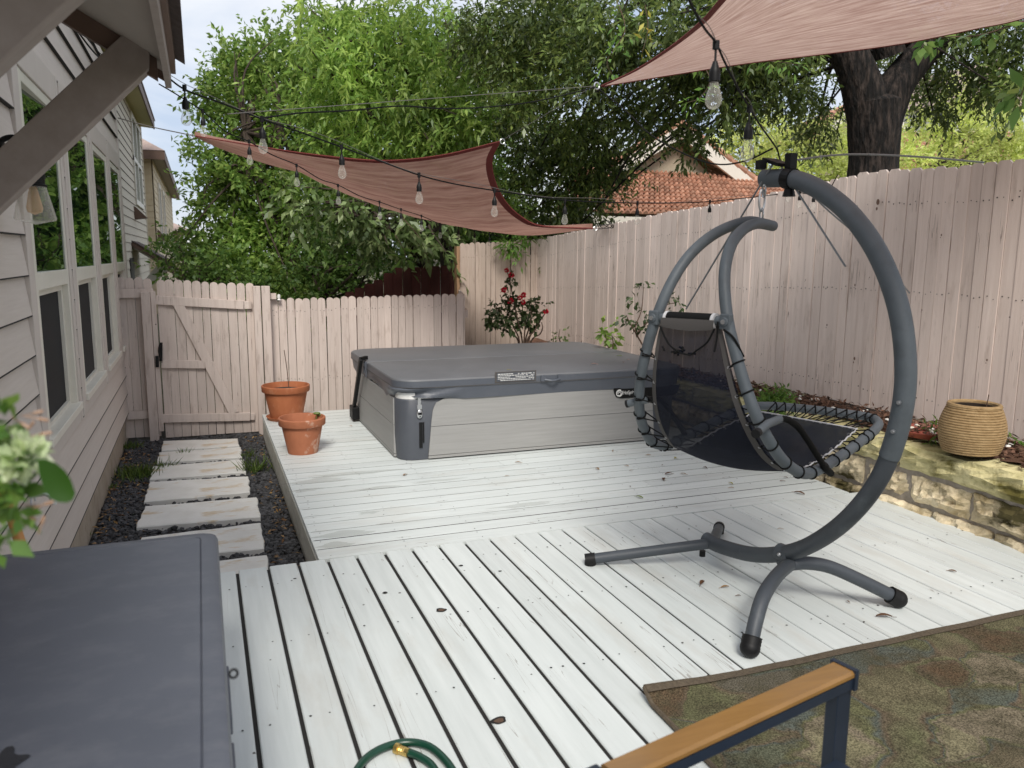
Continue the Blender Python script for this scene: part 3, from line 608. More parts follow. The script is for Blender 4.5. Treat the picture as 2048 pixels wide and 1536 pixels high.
P = [aY(x, y, YF-.075) for x, y in ((322,686),(319,693),(318,703),(320,713),(322,720))]
obj('latch_handle', MB().tube(spline(P, 4), .009, 8), 'black', t, True)
obj('latch', MB().bar(aY(314,712,YF-.06), aY(315,734,YF-.06), .03, .03), 'black', t)
# gate posts
for (x0, x1, zt, lab, nm) in ((-.545,-.462,1.485,'square post on the latch side of the gate','gate_post'),(.492,.562,1.535,'narrow post on the hinge side of the gate','gate_post'),(.572,.655,1.535,'cracked wide post between gate and low back fence','fence_post')):
    tag(obj(nm, MB().prism([(x0,-.02),(x1,-.02),(x1,zt),(x0,zt)], 'y', YF-.085, YF-.005), 'fence', loc=((x0+x1)/2, YF, 0), bevel=.004), lab, 'post')
t = thing('side_fence', (-.62, YF+.01, 0), 'short fence panel between the house corner and gate post', 'fence')
mb, nd = fence_run((-.765, YF+.012), (-.43, YF+.012), .083, lambda c: .04, lambda c: 1.635-.05*c, seed=9); obj('pickets', mb, 'fence', t)
obj('rail', MB().box(-.74, -.43, YF-.035, YF-.006, 1.43, 1.515), 'fence', t); obj('rail', MB().box(-.74, -.43, YF-.035, YF-.006, .235, .315), 'fence', t)
obj('trim_board', MB().box(-.458, -.415, YF-.05, YF-.006, .1, 1.49), 'fence', t)
# --- low back fence
t = thing('back_fence', (1.7, YF+.03, 0), 'low back fence of round topped pickets behind the hot tub', 'fence')
mb, nd = fence_run((.665, YF+.03), (2.75, YF+.03), .0795, lambda c: -.02, lambda c: 1.40+.016*c, seed=4, dots=[lambda c: 1.27+.014*c, lambda c: .55])
obj('pickets', mb, 'fence', t); tag(obj('nail_heads', nd, 'black', t), kind='stuff')
obj('rail', rail((.66, YF+.07), (2.76, YF+.07), 1.24, 1.27), 'fence', t)
obj('post_cap', MB().lathe([(.0,.06),(.014,.055),(.018,.03),(.012,.012),(.02,0)], aY(558,600,YF-.02), 12), 'white', t, True)
obj('offcut', MB().box(.66, .72, YF-.03, YF, 1.40, 1.46), 'fence', t)
# --- tall back fence in the corner
t = thing('back_fence', (3.7, 10.0, 0), 'tall taupe back fence in the corner behind the rose bush', 'fence')
mb, nd = fence_run((3.135, 10.0), (4.29, 10.0), .0705, lambda c: .1, lambda c: 2.005+.06*c, seed=5, dots=[lambda c: 1.83+.05*c], dot_r=(.0025, .004), gapf=.004)
obj('pickets', mb, 'fence_back', t); tag(obj('nail_heads', nd, 'black', t), kind='stuff')
obj('rail', rail((3.13, 10.04), (4.22, 10.04), 1.8, 1.86), 'fence_back', t)
t2 = thing('fence_post', (3.09, 9.97, 0), 'bare brown wooden post at the end of the tall back fence', 'post')
obj('shaft', MB().box(3.085, 3.125, 9.95, 10.06, -.02, 1.97), 'rawwood', t2); obj('knot', MB().blob((3.10, 9.945, 1.2), (.01, .006, .02)), 'stem', t2)
t = thing('return_fence', (2.93, 9.3, 0), 'narrow return fence joining the low and tall back fences', 'fence')
mb, nd = fence_run((2.775, YF+.06), (3.12, 9.94), .0795, lambda c: -.02, lambda c: 1.42, seed=15); obj('pickets', mb, 'fence', t); obj('rail', rail((2.80, YF+.08), (3.11, 9.94), 1.2, 1.2), 'fence', t)
# --- right fence
R0 = np.array([4.22, 10.0]); R1 = np.array([4.86, 1.5]); RL = np.linalg.norm(R1-R0)
RFP = ((4.2, 10.0), (4.70, 3.36))
def rtop(c): return np.interp(c, [0, 2.6, 4.1, 5.3, 6.0, 6.45, 8.6], [2.075, 2.285, 2.38, 2.49, 2.47, 2.465, 2.47])
def rbase(c): return np.interp(c, [0, 3, 5.0, 6.6, 8.6], [.74, .76, .762, .735, .72])
t = thing('right_fence', (4.5, 6, 0), 'long tall pinkish plank fence beyond the hanging chair', 'fence')
mb, nd = fence_run(R0, R1, .0905, rbase, rtop, seed=6, round_=False, gapf=.003, cut=.017, missing=lambda c: abs(c-5.02) < .028,
                   dots=[lambda c: rtop(c)-.23, lambda c: .5*(rtop(c)+rbase(c))+.02, lambda c: rbase(c)+.14], dot_r=(.003, .0055))
obj('pickets', mb, 'fence_right', t); tag(obj('nail_heads', nd, 'black', t), kind='stuff')
off = np.array([.035, 0])
for f0 in (.24, .5, .86): 
    obj('rail', MB().bar((*(R0+off), rtop(0)*(1-f0)+rbase(0)*f0), (*(R1+off), rtop(8.5)*(1-f0)+rbase(8.5)*f0), .04, .085), 'rawwood', t)
obj('backing_board', MB().bar((*(R0+(R1-R0)*(4.9/RL)+off*1.9), 1.5), (*(R0+(R1-R0)*(5.15/RL)+off*1.9), 1.5), .02, 1.5), 'rawwood', t)
# knots on the planks
kn = MB(); dR = (R1-R0)/RL; nR = np.array([dR[1], -dR[0]])
for px, py, r in ((1757,404,.03),(1711,570,.012),(1710,717,.018),(1716,742,.008),(1884,470,.01),(1300,575,.01),(1230,558,.008),(1418,465,.009),(1524,708,.008),(1655,650,.012),(1790,605,.008),(1550,655,.008),(1450,600,.007),(1372,560,.008),(1845,620,.008),(1975,720,.012),(1612,560,.008),(1160,560,.01),(1740,555,.007)):
    p = aS(px, py, *RFP)
    for k in range(2):
        a = random.random()*6; rr = r*(.62 if k == 0 else .35)
        kn.add([(p[0]+nR[0]*.006*(k+1)+dR[0]*rr*.8*math.cos(q), p[1]+nR[1]*.006+dR[1]*rr*.8*math.cos(q), p[2]-k*r*1.6+rr*math.sin(q)*1.2) for q in np.arange(8)*math.pi/4+a], [tuple(range(8))])
obj('knot', kn, 'knotwood', t)
# --- dark red fence beyond
t = thing('neighbour_fence', (3.4, 11.3, 0), 'dark red stained fence in shade beyond the low back fence', 'fence')
A = aY(640,602,12.4); B = aY(925,520,12.4)
rl = float(aY(690, 590, 11.3)[0]); rz0 = float(aY(770, 536, 11.3)[2]); rz1 = float(aY(915, 529, 11.3)[2])
mb, nd = fence_run((rl, 11.3), (4.9, 11.3), .14, lambda c: -.05, lambda c: np.interp(c, [0, .5, .7, 2.0, 4], [rz0-.35, rz0-.15, rz0, rz1, rz1+.06]), seed=8, round_=False); obj('pickets', mb, 'redfence', t)
obj('rail', rail((rl, 11.36), (4.9, 11.36), 1.1, 1.1), 'redfence', t)

# ================================================================== planting bed and stone wall on the right
bed = MB(); G = []
for yy in np.linspace(-1, 9.95, 60):
    xe = np.interp(yy, [-1, 10], [4.97, 4.2]); row = []
    for f_ in np.linspace(0, 1, 8):
        x = 4.28+(xe-4.28)*f_ if yy < 8.4 else 4.02+(xe-4.02)*f_
        row.append((x, yy, .715+.035*f_+.018*math.sin(9*yy+7*f_)+random.uniform(-.012, .012)-(.0 if yy < 8 else 0)))
    G.append(row)
bed.grid(G, uv=False); bd = obj('planting_bed', bed, 'mulch', smooth=False); tag(bd, 'raised planting bed of brown mulch along the right fence', 'bed', kind='structure')
rb = MB().box(2.6, 4.2, 8.0, 10.0, -.02, .22); tag(obj('rear_bed', rb, 'soil'), 'strip of dark soil behind the deck', 'bed', kind='structure')
n = 5200; yy = RNG.uniform(1.5, 9.0, n); xe = np.interp(yy, [-1, 10], [4.95, 4.2]); ff = RNG.random(n); xx = 4.2+(xe-4.2)*ff
a = RNG.normal(size=(n, 3)); a[:, 2] *= .35
tag(leaf_mesh('bark_mulch', np.stack([xx, yy, .725+.035*ff+RNG.uniform(-.005, .03, n)], 1), a, RNG.normal(size=(n, 3))*.5+np.array([0, 0, 1.]), RNG.uniform(.02, .075, n), RNG.uniform(.01, .028, n), 'mulch', curl=.05), 'loose brown bark mulch covering the raised bed', 'mulch', kind='stuff')
pb = MB()
for k in range(46):
    y_ = random.uniform(3.0, 6.0); x_ = random.uniform(4.30, 4.5); pb.blob((x_, y_, .765), (random.uniform(.008, .022), random.uniform(.008, .022), .010), 6, 4, .25, random.random())
tag(obj('white_pebbles', pb, 'slab', smooth=True), 'scattered pale pebbles in the mulch by the fence foot', 'pebbles', kind='stuff')

def stone(mb, y0, y1, x0, x1, z0, z1, rough=.012):
    """one rounded hewn block"""
    ny, nz = 12, 7; e = .024
    def shape(u, v):
        yb = y0+(y1-y0)*u; zb = z0+(z1-z0)*v
        k = (min(u, 1-u)*(y1-y0), min(v, 1-v)*(z1-z0)); m_ = min(1, k[0]/.045)*min(1, k[1]/.035)
        return (x0+e*(1-m_)+random.uniform(-rough, rough)*(.4+.6*m_), yb+random.uniform(-.006, .006), zb+random.uniform(-.006, .006))
    F = [[shape(i/ny, j/nz) for j in range(nz+1)] for i in range(ny+1)]
    o = len(mb.v); m = nz+1
    for r in F: mb.v += r
    mb.f += [(o+i*m+j, o+(i+1)*m+j, o+(i+1)*m+j+1, o+i*m+j+1)[::-1] for i in range(ny) for j in range(nz)]
    # back rim so the block has depth on every side
    b = len(mb.v); rim = [(i, 0) for i in range(ny)]+[(ny, j) for j in range(nz)]+[(i, nz) for i in range(ny, 0, -1)]+[(0, j) for j in range(nz, 0, -1)]
    xb = x1
    for i, j in rim: mb.v.append((xb, F[i][j][1], F[i][j][2]+(random.uniform(-.006, .006) if j == nz else 0)))
    k = len(rim)
    for q in range(k):
        i, j = rim[q]; i2, j2 = rim[(q+1) % k]; mb.f.append((o+i*m+j, o+i2*m+j2, b+(q+1) % k, b+q))
sw = thing('stone_wall', (4.15, 3.5, 0), 'low retaining wall of mossy limestone blocks beside the deck', 'wall')
def course(z0, z1, x0, seed, wmin, wmax, y_end=7.9, thick=.26, rough=.018):
    random.seed(seed); mb = MB(); y = 1.2
    while y < y_end:
        w = random.uniform(wmin, wmax); stone(mb, y+.011, y+w-.011, x0+random.uniform(-.012, .012)+.004*(4-y), x0+thick, z0+.006, z1-.01+random.uniform(-.01, .006), rough); y += w
    return mb
mA = course(.19, .348, 4.085, 21, .34, .6); mB_ = course(.356, .536, 4.10, 22, .3, .58)
mB_.add(mA.v, mA.f); obj('block_courses', mB_, 'stone', sw, smooth=False)
obj('capstones', course(.545, .715, 4.09, 30, .5, .95, thick=.28), 'capstone', sw)
obj('mortar', MB().box(4.128, 4.34, 1.0, 8.2, .15, .695), 'mortar', sw)
random.seed(5)
# ================================================================== our house
XW = -.75
def lap_siding(y0, y1, z0, z1, X, expo, thick=.012, holes=(), axis='y', sgn=1, shadow_strips=None):
    """lapped boards: each a wedge with a thick lower lip; holes = (y0,y1,z0,z1) kept free"""
    mb = MB(); z = z0
    while z < z1:
        zt = min(z+expo, z1); segs = [(y0, y1)]
        for h in holes:
            if zt > h[2]+.01 and z < h[3]-.01:
                ns = []
                for a, b in segs:
                    if h[1] <= a or h[0] >= b: ns.append((a, b)); continue
                    if h[0] > a: ns.append((a, h[0]))
                    if h[1] < b: ns.append((h[1], b))
                segs = ns
        for a, b in segs:
            # butt joints now and then
            cut = [a]+([a+(b-a)*random.uniform(.3, .7)] if b-a > 2.5 and random.random() < .7 else [])+[b]
            if shadow_strips is not None: shadow_strips.box(X+.005, X+thick+.0075, a, b, z-.006, z-.0004)  # dark strip under each lip paints in the shadow line of the lap
            for u0, u1 in zip(cut[:-1], cut[1:]):
                pr = [(X, z), (X+sgn*(thick+.006), z), (X+sgn*.004, zt+.012), (X, zt+.012)]
                mb.prism(pr, axis, u0+.001, u1-.001) if axis == 'y' else mb.prism([(p[0], p[1]) for p in pr], 'x', u0, u1)
        z = zt
    return mb
hs = thing('house', (-1.2, 5, 0), 'taupe lap sided house wall with four tall windows close beside the path', 'house')
WIN = [(4.20, 5.50), (5.56, 6.90), (6.94, 8.22), (8.26, 9.46)]
ZT = 2.80
dr1 = MB(); obj('wall', lap_siding(.2, 9.47, .306, 3.7, XW, .182, thick=.02, holes=[(a, b, .86, 2.80) for a, b in WIN], shadow_strips=dr1), 'siding', hs); obj('lap_shadow_lines', dr1, 'dark', hs)  # near-black strips as painted lap shadows
obj('wall_core', MB().box(-6, XW-.09, .2, 9.47, .0, 3.7), 'casing', hs)
obj('foundation', MB().box(-6, XW-.012, .2, 9.47, -.05, .312), 'concrete', hs)
obj('corner_board', MB().box(XW-.02, XW+.028, 9.47, 9.56, .21, 3.7), 'casing', hs, bevel=.003)
obj('rear_wall', MB().box(-6, XW-.02, 9.48, 9.56, 0, 3.7), 'casing', hs)
for i, (a, b) in enumerate(WIN):
    w = thing('window', (XW, (a+b)/2, .9), None, None); w.parent = hs; w.location = (XW+1.2, (a+b)/2-5, .9); 
    for k in ('label', 'category'):
        if k in w: del w[k]
    zt, zs, zm = 2.70, .955, 1.68
    # casing boards round the unit
    m = MB(); m.box(XW-.05, XW+.030, a, a+.13, .845, 2.862); m.box(XW-.05, XW+.030, b-.075, b, .845, 2.862); m.box(XW-.05, XW+.0285, a+.13, b-.075, zt+.005, 2.862); m.box(XW-.05, XW+.0285, a+.13, b-.075, .845, zs-.022)
    obj('casing', m, 'casing', w, bevel=.003)
    A, B = a+.133, b-.078
    fr = MB(); s = .065
    fr.box(XW-.07, XW+.022, A, A+s*1.6, zs, zt); fr.box(XW-.07, XW+.022, B-s*.7, B, zs, zt); fr.box(XW-.07, XW+.020, A+s*1.6, B-s*.7, zt-.05, zt); fr.box(XW-.07, XW+.021, A+s*1.6, B-s*.7, zm, zm+.085)
    obj('frame', fr, 'trim', w, bevel=.003)
    obj('sill', MB().box(XW-.05, XW+.045, A, B, zs-.03, zs+.012), 'trim', w, bevel=.003)
    A2, B2 = A+s*1.6, B-s*.7
    obj('upper_pane', MB().prism([(XW-.024, A2), (XW+.015, B2), (XW+.007, B2), (XW-.032, A2)], 'z', zm+.085, zt-.05), 'pane', w)
    ss = MB(); ss.box(XW-.045, XW-.012, A2, A2+.02, zs+.012, zm-.001); ss.box(XW-.045, XW-.012, B2-.045, B2, zs+.012, zm-.001); ss.box(XW-.045, XW-.0125, A2+.02, B2-.045, zm-.035, zm-.001); ss.box(XW-.045, XW-.0125, A2+.02, B2-.045, zs+.012, zs+.035)
    obj('sash', ss, 'trim', w)
    obj('insect_screen', MB().box(XW-.04, XW-.030, A2+.02, B2-.045, zs+.035, zm-.035), 'screen', w)

# door awning overhead
def awning(name, y0, y1, xw, xo, zo, slope, label, mats=('brace', 'soffit', 'brown', 'shingle'), brace_y=(), bd=.13, bw=.088, drop=0, sc=1.0):
    """shed roof on the wall: outer edge at xo with underside height zo, rising to the wall"""
    t = thing(name, ((xw+xo)/2, (y0+y1)/2, zo), label, 'awning')
    zw = zo+slope*(xo-xw); th = .02
    def sl(x): return zo+slope*(xo-x)
    obj('soffit', MB().prism([(xw, zw), (xo, zo), (xo, zo+th), (xw, zw+th)], 'y', y0+.002, y1-.002), mats[1], t)
    for y in (y0+.10*sc, y1-.19*sc):
      obj('rafter', MB().prism([(xw, zw-.075), (xo-.02, zo-.075+.02*slope), (xo-.02, zo-.001+.02*slope), (xw, zw-.001)], 'y', y, y+.04), 'brown' if name == 'door_awning' else mats[0], t)
    obj('fascia', MB().prism([(xo, zo-.055), (xo+.022, zo-.055), (xo+.022, zo+.07), (xo, zo+.07)], 'y', y0-.01, y1+.01), mats[0], t, bevel=.002)
    obj('fascia_trim', MB().prism([(xo+.0225, zo+.0), (xo+.04, zo+.0), (xo+.04, zo+.085), (xo+.0225, zo+.085)], 'y', y0-.012, y1+.012), mats[2], t)
    for y in (y0-.022, y1+.002): obj('rake_board', MB().prism([(xw, zw-.03), (xo-.001, zo-.03), (xo-.001, zo+.075), (xw, zw+.075)], 'y', y, y+.02), mats[2], t)
    sg = MB()
    for k in range(6):
        f0, f1 = k/6, (k+1)/6; xa = xw+(xo+.06-xw)*f0; xb = xw+(xo+.06-xw)*f1+.015
        sg.prism([(xa, sl(xa)+.082), (xb, sl(xb)+.086), (xb, sl(xb)+.102), (xa, sl(xa)+.09)], 'y', y0-.035, y1+.035)
    obj('shingles', sg, mats[3], t)
    for y in brace_y:
        x1 = xo-.09; z1 = sl(x1)-.005; run = x1-xw
        # diagonal brace, lower edge runs from the wall up to the outer edge
        obj('brace', MB().prism([(xw, z1-run*1.0-.13*1.2-.02), (x1, z1-.13*1.25), (x1+.02, z1), (x1-.14, z1+.03), (xw, z1-run*1.0+.06)], 'y', y, y+bw), mats[0], t, bevel=.004)
    return t
aw = awning('door_awning', 1.55, 3.52, XW, -.088, 2.555, .575, 'taupe shed awning on timber braces overhead at the house wall')
for y in (2.10, 3.30):
    lo = lambda x: 2.013+1.01*(x+.638)
    m = MB().prism([(XW, lo(XW)), (-.135, lo(-.135)), (-.125, lo(-.135)+.10), (-.20, lo(-.20)+.19), (XW, lo(XW)+.19)], 'y', y, y+.09)
    obj('brace', m, 'brace', aw, bevel=.004)

# wall lantern under the awning
lp = aX(68, 400, -.60); ly = float(lp[1])
t = thing('wall_lantern', (XW, ly, 2.2), 'black wall lantern with clear seeded glass shade under the awning', 'lantern')
cx, cz = -.60, float(lp[2])
obj('wall_plate', MB().tube([(XW+.012, ly, cz+.17), (XW+.045, ly, cz+.17)], [.055, .045], 20), 'black', t, True)
obj('arm', MB().tube(spline([(XW+.03, ly, cz+.17), (XW+.06, ly, cz+.225), (XW+.11, ly, cz+.235), (cx-.0, ly, cz+.19), (cx, ly, cz+.12)], 6), .011, 10), 'black', t, True)
obj('cap', MB().lathe([(0,.125),(.032,.125),(.035,.11),(.046,.108),(.048,.085),(.044,.083),(.044,.062),(.050,.060),(.050,.052),(0,.052)], (cx, ly, cz), 24), 'black', t, True)
obj('glass_shade', MB().lathe([(.046,.055),(.052,.03),(.066,-.03),(.076,-.072),(.072,-.08),(.0,-.096)], (cx, ly, cz), 28), 'shadeglass', t, True)
bl = obj('bulb', MB().lathe([(.012,.06),(.016,.04),(.024,.0),(.030,-.03),(.026,-.048),(.0,-.058)], (cx, ly, cz), 18), 'amber', t, True)

# hose bib half hidden by the potted plant
p = aX(70, 985, XW+.04)
t = thing('wall_tap', p, 'small pale wall tap with wire loop on the siding behind the potted plant', 'tap')
obj('body', MB().tube([(XW, p[1], p[2]), (XW+.07, p[1], p[2])], .02, 10), 'metal', t, True); obj('spout', MB().tube(spline([(XW+.06, p[1], p[2]), (XW+.1, p[1], p[2]-.02), (XW+.105, p[1], p[2]-.06)], 5), .014, 8), 'metal', t, True)
obj('wire_loop', MB().tube([(XW+.03, p[1]+.045*math.cos(a), p[2]-.05+.045*math.sin(a)) for a in np.linspace(0, 6.0, 18)], .004, 6), 'whitecord', t, True)

# ================================================================== neighbours on the house side
X2 = -1.35
h2 = thing('house', (-3.5, 18, 0), 'pale lap sided two storey neighbour house just past the gate', 'house')
dr2 = MB(); obj('wall', lap_siding(9.9, 25.2, -1.5, 6.4, X2, .178, holes=[(21.3, 24.0, 3.1, 5.0)], shadow_strips=dr2), 'siding2', h2); obj('lap_shadow_lines', dr2, 'brown', h2)  # brown strips as painted lap shadows
obj('wall_core', MB().box(-7, X2-.02, 9.9, 25.2, -1.5, 6.3), 'siding2', h2)
obj('corner_board', MB().box(X2-.1, X2+.03, 25.2, 25.32, -1.5, 6.3), 'siding2', h2)
# window
A = aX(269, 262, X2); B = aX(281, 380, X2)
w = MB(); y0, y1, z0, z1 = 21.3, 24.0, 3.1, 5.0
for a_, b_ in ((y0, y0+.18), (y1-.18, y1), ((y0+y1)/2-.09, (y0+y1)/2+.09)): w.box(X2-.03, X2+.05, a_, b_, z0, z1)
w.box(X2-.03, X2+.049, y0, y1, z0-.12, z0); w.box(X2-.03, X2+.049, y0, y1, z1, z1+.12); w.box(X2-.03, X2+.045, y0, y1, (z0+z1)/2-.05, (z0+z1)/2+.05)
wo = obj('window', w, 'trim', h2); obj('pane', MB().box(X2-.02, X2-.005, y0, y1, z0, z1), 'pane', wo)
# soffit and fascia: eave runs along the wall top
E0 = aX(263, 150, -.98); E1 = aX(307, 257, -.98); ze = float(E1[2]); 
so = MB().prism([(X2-.3, ze+.06), (-.98, ze), (-.98, ze+.05), (X2-.3, ze+.11)], 'y', 10.2, float(E1[1])); obj('soffit', so, 'soffit2', h2)
obj('fascia', MB().box(-.98, -.95, 10.2, float(E1[1])+.02, ze-.02, ze+.2), 'brown', h2)
obj('roof', MB().prism([(-7, ze+3.4), (-.93, ze+.2), (-.93, ze+.24), (-7, ze+3.44)], 'y', 10.1, float(E1[1])+.1), 'shingle2', h2)
p = aX(268, 425, X2); obj('vent_hood', MB().prism([(X2, p[2]+.14), (X2+.05, p[2]+.12), (X2+.28, p[2]-.12), (X2, p[2]-.16)], 'y', p[1]-.15, p[1]+.2), 'brown', h2)
p = aX(262, 540, X2); obj('door', MB().box(X2+.001, X2+.03, p[1]-.4, p[1]+.6, -1.0, float(p[2])+.25), 'black', h2)
# its awning
T = aY(341, 533, 19.2)
t = awning('side_awning', 19.2, 21.4, X2, float(T[0]), float(T[2]), .62, 'brown shingled awning on a cream brace at the neighbour house beyond the gate', mats=('trim', 'soffit', 'brown', 'shingle'), brace_y=(19.35,), bd=.2, bw=.14, sc=1)
# house three: tan corner and its side wall
Y3 = 27.0; c0 = aY(287, 400, Y3); c1 = aY(309, 400, Y3); X3 = float(c1[0])
h3 = thing('house', (X3-2, 31, 0), 'tan lap sided house beyond the pale neighbour, with overhanging eave', 'house')
tip3 = aY(326, 312, Y3-.6); ze3 = float(tip3[2])-.05; X3e = float(tip3[0])
m = MB(); z = -2.5
while z < ze3: m.box(X3-2.5, X3-.03, Y3-.012-.02, Y3, z, z+.155); m.box(X3-2.5, X3-.03, Y3-.012, Y3, z+.155, z+.18); z += .18
obj('front_wall', m, 'siding3', h3)
yend = float(aX(345, 430, X3)[1])
obj('wall', lap_siding(Y3, yend, -2.5, ze3, X3, .2), 'siding3', h3); obj('wall_core', MB().box(X3-4, X3-.031, Y3+.001, yend, -2.5, ze3), 'siding3', h3)
for f0 in (.12, .3):
    ya = Y3+(yend-Y3)*f0; zz = ze3-2.6
    wo = obj('window', MB().box(X3, X3+.06, ya, ya+.25, zz, zz+2.1).box(X3, X3+.06, ya+1.2, ya+1.45, zz, zz+2.1).box(X3, X3+.06, ya+.25, ya+1.2, zz+1.95, zz+2.1).box(X3, X3+.06, ya+.25, ya+1.2, zz, zz+.15), 'board', h3)
    obj('pane', MB().box(X3+.01, X3+.02, ya+.25, ya+1.2, zz+.15, zz+1.95), 'screen', wo)
obj('soffit', MB().prism([(X3-.2, ze3+.05), (X3e, ze3-.02), (X3e, ze3+.05), (X3-.2, ze3+.1)], 'y', Y3-.6, yend+.6), 'soffit', h3)
obj('fascia', MB().box(X3-5, X3e, Y3-.66, Y3-.61, ze3-.06, ze3+.2).box(X3e, X3e+.05, Y3-.65, yend+.65, ze3-.06, ze3+.2), 'brown', h3)
obj('roof', MB().add([(X3e+.06, Y3-.68, ze3+.2), (X3e+.06, yend+.65, ze3+.2), (X3-3.5, yend-2, ze3+2.6), (X3-3.5, Y3+3, ze3+2.6), (X3-5, Y3-.68, ze3+.2)], [(0,1,2,3), (0,3,4)]), 'shingle2', h3)
p = aX(315, 470, X3); obj('vent_hood', MB().prism([(X3, p[2]+.2), (X3+.3, p[2]-.15), (X3, p[2]-.2)], 'y', p[1]-.2, p[1]+.3), 'brown', h3)
T = aY(372, 556, 31)
t = awning('side_awning', 31, 33.5, X3, float(T[0]), float(T[2]), .5, 'far brown awning low on the tan house, just above the gate top', mats=('trim', 'soffit', 'brown', 'shingle'))
# fourth house: just a roof over the shrubs
p = aY(352, 447, 48); X4 = float(p[0])
h4 = thing('house', (X4-3, 50, 0), 'farthest house showing only a low pinkish hip roof over the shrubs', 'house')
zr = float(aY(352, 462, 48)[2]); obj('wall', MB().box(X4-7, X4+.1, 48, 60, -3, zr), 'siding3', h4)
obj('roof', MB().add([(X4-7.5, 47.5, zr), (X4+.9, 47.5, zr), (X4+.9, 61, zr), (X4-7.5, 61, zr), (X4-3, 52, zr+1.7), (X4-3, 56, zr+1.7)], [(0,1,4),(1,2,5,4),(2,3,5),(3,0,4,5)]), 'shingle2', h4)
obj('fascia', MB().box(X4-7.5, X4+.95, 47.44, 47.49, zr-.25, zr), 'brown', h4)

# ================================================================== tile roofed house behind the right fence
def tile_plane(mb, a, b, c, d, nu, nv, amp=.055):
    """barrel tiles on the quad a-b (eave) to d-c (ridge): rows of curved tiles"""
    a, b, c, d = [np.array(v, float) for v in (a, b, c, d)]; nrm = np.cross(b-a, d-a); nrm /= np.linalg.norm(nrm); nrm = nrm if nrm[2] > 0 else -nrm
    for i in range(nu):
        for j in range(nv):
            vs = []
            for v, lift in ((j/nv, .0), ((j+1.12)/nv, -.035)):
                for q in range(5):
                    u = (i+q/4)/nu; p = (a+(b-a)*u)*(1-v)+(d+(c-d)*u)*v
                    vs.append(p+nrm*(amp*math.sin(math.pi*q/4)+.045+lift+random.uniform(-.004, .004)))
            mb.add(vs, [(q, q+1, q+6, q+5) for q in range(4)]+[(0, 4, 3, 2, 1)])
th = thing('tiled_house', (9, 13, 0), 'beige house with red clay tile roof and white gable boards behind the right fence', 'house')
YG = 13.0
pk = aY(1362, 252, YG); gl = aY(1150, 392, YG); gr_ = aY(1532, 385, YG); 
slope = (gr_-pk)
ridge_dir = np.array([.45, 1, 0.])*7
glr = pk+(np.array([pk[0]-(gr_[0]-pk[0]), YG, gr_[2]])-pk)
mb = MB(); tile_plane(mb, glr, glr+ridge_dir, pk+ridge_dir, pk, 26, 9); 
tile_plane(mb, gr_+ridge_dir, gr_, pk, pk+ridge_dir, 26, 9)
obj('gable_roof', mb, 'tile', th)
obj('gable_wall', MB().add([glr+[.4, .25, -.2], gr_+[-.4, .25, -.2], pk+[0, .25, -.2], glr+[.4, .25, -3], gr_+[-.4, .25, -3]], [(0,1,2),(0,3,4,1)]), 'stucco', th)
for e in (glr, gr_): obj('rake_board', MB().bar(pk+np.array([0, -.02, -.09]), e+np.array([0, -.02, -.09]), .06, .22), 'board', th)
rt = MB()
for e in (glr, gr_):
    for k in range(11):
        a_ = pk+(e-pk)*(k/11); b_ = pk+(e-pk)*((k+1.15)/11); rt.tube([a_+[0, .03, .05], b_+[0, .03, .07]], [.085, .10], 8)
for k in range(14):
    a_ = pk+ridge_dir*(k/14); b_ = pk+ridge_dir*((k+1.1)/14); rt.tube([a_+np.array([0, 0, .06]), b_+np.array([0, 0, .08])], [.09, .105], 8)
obj('ridge_tiles', rt, 'tile', th)
# lower roof in front of the gable
e0 = aY(1105, 428, 11.6); e1 = aY(1640, 410, 11.6); e1[2] = e0[2]
t0 = aY(1160, 345, 13.2); t1 = aY(1560, 345, 13.2); t0[2] = t1[2] = float(aY(1330, 348, 13.2)[2])
mb = MB(); tile_plane(mb, e0, e1, t1, t0, 46, 11); obj('lower_roof', mb, 'tile', th)
obj('fascia', MB().bar(e0+np.array([0, -.01, -.1]), e1+np.array([0, -.01, -.1]), .04, .18), 'board', th)
obj('wall', MB().box(float(e0[0])+.2, float(e1[0])-.2, 12.0, 12.2, -.1, float(e0[2])-.05), 'stucco', th)
# second tiled house farther right
t2 = thing('tiled_house', (17, 20, 0), 'farther tiled house glimpsed between the oak trunk and pale green trees', 'house')
e0 = aY(1790, 350, 19); e1 = aY(2200, 350, 19); u0 = aY(1790, 268, 23); u1 = aY(2200, 268, 23)
mb = MB(); tile_plane(mb, e0, e1, u1, u0, 30, 12, .08); obj('roof', mb, 'tile', t2)
g0 = aY(1640, 275, 24); g1 = aY(1730, 195, 24); g2 = aY(1830, 275, 24)
mb = MB(); tile_plane(mb, g0, g0+np.array([3., 8, 0]), g1+np.array([3., 8, 0]), g1, 12, 7, .08); tile_plane(mb, g2+np.array([3., 8, 0]), g2, g1, g1+np.array([3., 8, 0]), 12, 7, .08); obj('gable_roof', mb, 'tile', t2)
obj('gable_wall', MB().add([g0, g2, g1, g0-[0, 0, 6], g2-[0, 0, 6]], [(0,1,2),(0,3,4,1)]), 'stucco', t2)
obj('rake_board', MB().bar(g0+[0, -.05, 0], g1+[0, -.05, 0], .1, .3), 'board', t2); obj('rake_board', MB().bar(g2+[0, -.05, 0], g1+[0, -.05, 0], .1, .3), 'board', t2)
obj('wall', MB().box(float(e0[0])+.3, float(e1[0]), 19.4, 19.6, -.1, float(e0[2])), 'stucco', t2)
w0 = aY(1955, 215, 30); t3 = thing('tall_house', w0, 'tall white wall with grey slate roof seen through the oak leaves', 'house')
